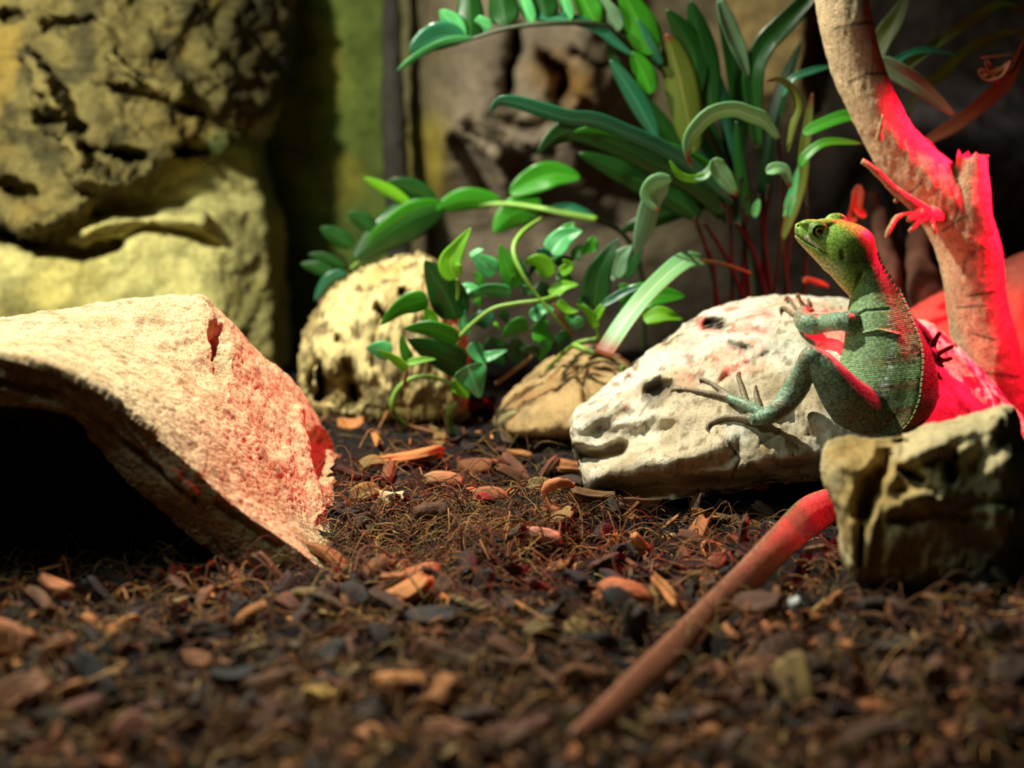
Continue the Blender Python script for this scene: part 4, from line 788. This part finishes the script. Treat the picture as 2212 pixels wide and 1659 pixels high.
# ------------------------------------------------------------------ substrate: bark chips, crumbs, fibre
tailp = np.array([P(*p) for p in [(1800, 1080, 1.10), (1690, 1180, 1.03), (1600, 1262, .965), (1500, 1358, .895), (1400, 1452, .835), (1310, 1535, .79), (1240, 1600, .755)]])[:, :2]
BV_HIDE = BVHTree.FromPolygons(hideV.tolist(), hideF.tolist())
def free(x, y, r=.006):
    for a, b in zip(tailp[:-1], tailp[1:]):
        d = b - a; t = np.clip(((x - a[0]) * d[0] + (y - a[1]) * d[1]) / (d @ d), 0, 1)
        if math.hypot(x - a[0] - t * d[0], y - a[1] - t * d[1]) < r + .013: return False
    for bv in (BV_MAIN, BV_FRONT, BV_HIDE):
        if bv.ray_cast(Vector((x, y, 1.0)), Vector((0, 0, -1)))[0] is not None and bv.ray_cast(Vector((x, y, -.1)), Vector((0, 0, 1)), .14)[0] is not None and bv.find_nearest(Vector((x, y, .005)))[3] < .05:
            if bv is BV_HIDE and bv.find_nearest(Vector((x, y, .005)))[3] > .012: continue
            return False
    return True
def chip_geo(rng, l, wd, th, k=0):
    ring = []
    for cx, cy in ((1, -1), (1, 1), (-1, 1), (-1, -1)):
        ring.append((l * cx * rng.uniform(.55, 1.1), wd * cy * rng.uniform(.3, 1.2)))
        if cx == 1 and cy == -1 and rng.random() < .6: ring.append((l * rng.uniform(.85, 1.3), wd * rng.uniform(-.5, .5)))
        if cx == -1 and cy == 1 and rng.random() < .6: ring.append((-l * rng.uniform(.85, 1.3), wd * rng.uniform(-.5, .5)))
    n = len(ring)
    bend = rng.uniform(-.25, .25) / max(l, 1e-4) * .6
    V = [(x, y, th * rng.uniform(.6, 1.1) + bend * x * x) for x, y in ring] + [(x * rng.uniform(.8, 1.1), y * rng.uniform(.8, 1.1), -th * rng.uniform(.6, 1.1) + bend * x * x) for x, y in ring]
    Fs = [list(range(n)), list(range(n, 2 * n))[::-1]] + [[i, n + i, n + (i + 1) % n, (i + 1) % n] for i in range(n)]
    return V, Fs
TONES = [srgb(74, 46, 28), srgb(96, 60, 36), srgb(128, 76, 42), srgb(44, 30, 22), srgb(150, 96, 52), srgb(84, 46, 30), srgb(66, 52, 34), srgb(32, 23, 18), srgb(110, 88, 48), srgb(26, 20, 18), srgb(58, 36, 24)]
def bark(seed, l, wd, th):
    '''a splintered bark chunk: a subdivided slab bent and roughened along its grain'''
    rg = random.Random(seed); nx, ny, nz = 14, 7, 4; V = []; idx = {}; Fs = []
    def vid(i, j, k):
        if (i, j, k) not in idx:
            idx[(i, j, k)] = len(V); V.append(((2 * i / nx - 1), (2 * j / ny - 1), (2 * k / nz - 1)))
        return idx[(i, j, k)]
    for i in range(nx):
        for j in range(ny):
            Fs.append([vid(i, j, nz), vid(i + 1, j, nz), vid(i + 1, j + 1, nz), vid(i, j + 1, nz)]); Fs.append([vid(i, j, 0), vid(i, j + 1, 0), vid(i + 1, j + 1, 0), vid(i + 1, j, 0)])
        for k in range(nz):
            Fs.append([vid(i, 0, k), vid(i + 1, 0, k), vid(i + 1, 0, k + 1), vid(i, 0, k + 1)]); Fs.append([vid(i, ny, k), vid(i, ny, k + 1), vid(i + 1, ny, k + 1), vid(i + 1, ny, k)])
    for j in range(ny):
        for k in range(nz):
            Fs.append([vid(0, j, k), vid(0, j, k + 1), vid(0, j + 1, k + 1), vid(0, j + 1, k)]); Fs.append([vid(nx, j, k), vid(nx, j + 1, k), vid(nx, j + 1, k + 1), vid(nx, j, k + 1)])
    Q = np.array(V); o = seed * 3.7
    n1 = fbm(Q * [.35, 1, 1] + o, 1.6, 3, seed); n2 = fbm(Q * [.5, 1, 1] + o, 1.1, 2, seed + 50); n3 = fbm(Q * [0, 1, 1] + o, 2.5, 2, seed + 90)
    x = Q[:, 0] * (1 + .35 * n3 * np.abs(Q[:, 0])); r = 1 - .25 * np.abs(Q[:, 0]) ** 3
    y = Q[:, 1] * r * (1 + .45 * n2); z = Q[:, 2] * (1 - .35 * Q[:, 1] ** 2) + .5 * n1
    V = np.stack([x * l, y * wd, z * th + rg.uniform(-.3, .3) * l * x * x + rg.uniform(-.3, .3) * wd * y * y], 1)
    return V, Fs
rng = random.Random(3)
protos = []
for i in range(14):
    l = rng.uniform(.008, .014); V, Fs = bark(i + 1, l, l * rng.uniform(.25, .65), l * rng.uniform(.10, .24))
    m_ = make_mesh('bark_chip', V, Fs); m_.materials.append(M_CHIP); protos.append(m_)
def ground_px(px, py):
    r = (829.5 - py) / F; k = (r * CP - SP) / (CP + r * SP); Y = -CAM_H / k
    for _ in range(3):
        x = P(px, py, Y)[0]; Y = -(CAM_H - float(gz(x, Y))) / k
    return P(px, py, Y)
cnt = 0; spots = []
while cnt < 288:
    px = rng.uniform(10, 2200); py = 900 + 740 * rng.random() ** .75
    g = ground_px(px, py)
    if not free(g[0], g[1]) or (px < 500 and py < 1270): continue
    s = rng.uniform(.6, 1.2) * (1.55 if rng.random() < .22 else 1)
    if any((g[0] - a) ** 2 + (g[1] - b) ** 2 < (.011) ** 2 for a, b in spots): continue
    spots.append((g[0], g[1]))
    o = bpy.data.objects.new('bark_chip', rng.choice(protos)); COL.objects.link(o)
    o.location = (g[0], g[1], float(gz(g[0], g[1])) + rng.uniform(.003, .010)); o.scale = (s, s * rng.uniform(.8, 1.2), s * rng.uniform(.9, 1.5))
    o.rotation_euler = (rng.gauss(0, .6), rng.gauss(0, .45), rng.uniform(0, 6.28)); c = rng.choice(TONES); k = rng.uniform(.7, 1.8); o.color = (c[0] * k, c[1] * k, c[2] * k, 1)
    tag(o, 'brown bark chip lying loose in the fibrous substrate', 'bark chip', 'bark chips of the substrate'); cnt += 1
# chips one can pick out
def special(name, px, py, l, wd, th, col, label, rot, cat='bark chip', lift=.010, tilt=(.25, .15)):
    V, Fs = bark(px % 97, l, wd, th); me = make_mesh(name, V, Fs); o = link(name, me, M_CHIP); g = ground_px(px, py)
    o.location = (g[0], g[1], g[2] + lift); o.rotation_euler = (tilt[0], tilt[1], rot); o.color = (*col, 1); tag(o, label, cat); return o
special('bark_chip', 1168, 1182, .013, .006, .003, srgb(196, 140, 112), 'flat pinkish tan bark chip before the big pale rock', .15)
special('bark_chip', 1052, 1104, .007, .005, .002, srgb(150, 30, 24), 'small angular dark red chip in the middle of the soil', .9, tilt=(.6, .3))
special('bark_chip', 846, 1104, .008, .005, .002, srgb(190, 172, 130), 'little pale cream chip between the hide and the root nub', 0, tilt=(.7, 0))
special('bark_chip', 1060, 1092, .013, .008, .003, srgb(150, 98, 62), 'broad tan bark chip lying just behind the dark red chip', .5)
special('bark_chip', 960, 1062, .014, .007, .004, srgb(150, 112, 74), 'square light brown chip farther back at the centre', .2, tilt=(.5, .1))
special('bark_chip', 1280, 1008 + 95, .014, .006, .004, srgb(110, 76, 46), 'striped fibrous bark chip at the left tip of the pale rock', .1)
special('bark_chip', 880, 1510, .015, .008, .003, srgb(178, 116, 64), 'orange brown chip blurred in the bottom centre foreground', .4)
special('bark_chip', 690, 1545, .008, .006, .004, srgb(190, 150, 80), 'small straw-coloured lump blurred at the bottom left of centre', 1.2)
special('bark_chip', 1350, 1310, .015, .008, .004, srgb(176, 100, 60), 'reddish bark chip left of the lizard tail, blurred', .3)
special('bark_chip', 1630, 1075, .009, .006, .003, srgb(170, 120, 104), 'pinkish grey chip tucked under the right of the pale rock', .2)
special('bark_chip', 1720, 1345, .006, .004, .003, srgb(176, 180, 176), 'tiny pale grey fleck right of the lizard tail', 1.3, tilt=(.9, 0))
def fibrous(name, px, py, length, rad, dirv, col, label, cat):
    g = ground_px(px, py); root = g + np.array([0, 0, rad * .9 + .005]); d = np.array(dirv, float); d /= np.linalg.norm(d)
    p = [root + d * length * t for t in np.linspace(-.5, .5, 30)]
    V, Fs = tube(p, [rad * (.9 + .2 * math.sin(3 * i / 29)) for i in range(30)], 20); V = V + normals(V, Fs) * (rad * .25 * fbm(V, 300, 3, 131))[:, None]
    o = link(name, make_mesh(name, V, Fs), M_LITTER); setcol(o.data, np.tile(np.array(col), (len(V), 1)) * (1 + .5 * fbm(V, 400, 2, 132)[:, None])); tag(o, label, cat); return o
fibrous('root_nub', 930, 1146, .022, .0075, (1, .25, .1), srgb(84, 52, 30), 'blunt dark root nub with a cut end in the middle of the soil', 'root')
fibrous('root_nub', 1500, 1078, .035, .004, (1, .1, .25), srgb(86, 74, 50), 'curved greyish root lying in the shadow under the pale rock', 'root')
g0 = ground_px(1190, 1110)
V, Fs = tube(catmull([g0 + np.array(q) + [0, 0, .005] for q in ((.016, .004, .014), (.004, 0, .017), (-.004, -.002, .012), (-.002, -.004, .004), (.004, -.006, -.002))], 40), [.0022 + .0018 * math.sin(i / 8) ** 2 for i in range(40)], 14)
V = V + normals(V, Fs) * (.0011 * fbm(V, 420, 3, 133))[:, None]; o = link('dry_root', make_mesh('dry_root', V, Fs), M_LITTER); setcol(o.data, np.tile(np.array(srgb(200, 120, 80)), (len(V), 1))); tag(o, 'twisted dry reddish root standing up at the left tip of the pale rock', 'root')
# crumbs (uncountable)
def scatter(name, count, lo, hi, seed, label, cat):
    rg = random.Random(seed); VV = []; FF = []; CC = []; off = 0; c = 0
    while c < count:
        px = rg.uniform(-80, 2290); py = 880 + 820 * rg.random() ** .7
        g = ground_px(px, py)
        if not free(g[0], g[1], .001): c += .25; continue
        l = lo + (hi - lo) * rg.random() ** 1.8; V, Fs = chip_geo(rg, l, l * rg.uniform(.15, .6), l * rg.uniform(.10, .35))
        R = Matrix.Rotation(rg.uniform(0, 6.28), 3, 'Z') @ Matrix.Rotation(rg.gauss(0, .6), 3, 'X') @ Matrix.Rotation(rg.gauss(0, .6), 3, 'Y')
        V = np.array(V) @ np.array(R).T + [g[0], g[1], float(gz(g[0], g[1])) + rg.uniform(0, .008) * rg.random()]
        VV.append(V); FF += [[i + off for i in f] for f in Fs]; off += len(V); t = np.array(rg.choice(TONES)) * rg.uniform(.12, 2.5); CC.append(np.tile(t, (len(V), 1))); c += 1
    me = make_mesh(name, np.concatenate(VV), FF, False); setcol(me, np.concatenate(CC)); tag(link(name, me, M_LITTER), label, cat, kind='stuff')
scatter('bark_crumbs', 8000, .0018, .0085, 5, 'fine dark bark crumbs covering the ground between the larger chips', 'bark litter')
def fibres(count, seed):
    rg = random.Random(seed); VV = []; FF = []; CC = []; off = 0; c = 0
    while c < count:
        px = rg.uniform(-60, 2270); py = 900 + 780 * rg.random() ** .8
        if rg.random() < .2: px = rg.gauss(1000, 200); py = rg.gauss(1150, 50)
        g = ground_px(px, max(py, 880))
        if not free(g[0], g[1], -.004): c += .25; continue
        L = rg.uniform(.010, .040); a = rg.uniform(0, 6.28); d = np.array([math.cos(a), math.sin(a), 0]); s = np.array([-d[1], d[0], 0]); z0 = float(gz(g[0], g[1])) + .003
        b = rg.gauss(0, .35) * L; h = abs(rg.gauss(0, .26)) * L; t1 = rg.gauss(0, .1) * L
        pts = catmull([[0, 0, 0], list(d * L * .33 + s * b * .7 + [0, 0, h]), list(d * L * .66 + s * b * .8 + [0, 0, h * .9 + t1]), list(d * L + [0, 0, t1])], 8) + [g[0], g[1], z0]
        V, Fs = tube(pts, [rg.uniform(.00018, .00042) * (2.2 if rg.random() < .12 else 1)] * 8, 3, False); VV.append(V); FF += [[i + off for i in f] for f in Fs]; off += len(V)
        t = np.array(rg.choice([srgb(150, 98, 52), srgb(176, 130, 74), srgb(120, 70, 40), srgb(130, 108, 58), srgb(96, 56, 36), srgb(90, 66, 36), srgb(60, 40, 26)])); CC.append(np.tile(t * rg.uniform(.6, 1.2), (len(V), 1))); c += 1
    me = make_mesh('coir_fibres', np.concatenate(VV), FF, True); setcol(me, np.concatenate(CC)); tag(link('coir_fibres', me, M_LITTER), 'thin tangled straw-coloured plant fibres strewn over the bark', 'fibres', kind='stuff')
fibres(6500, 9)
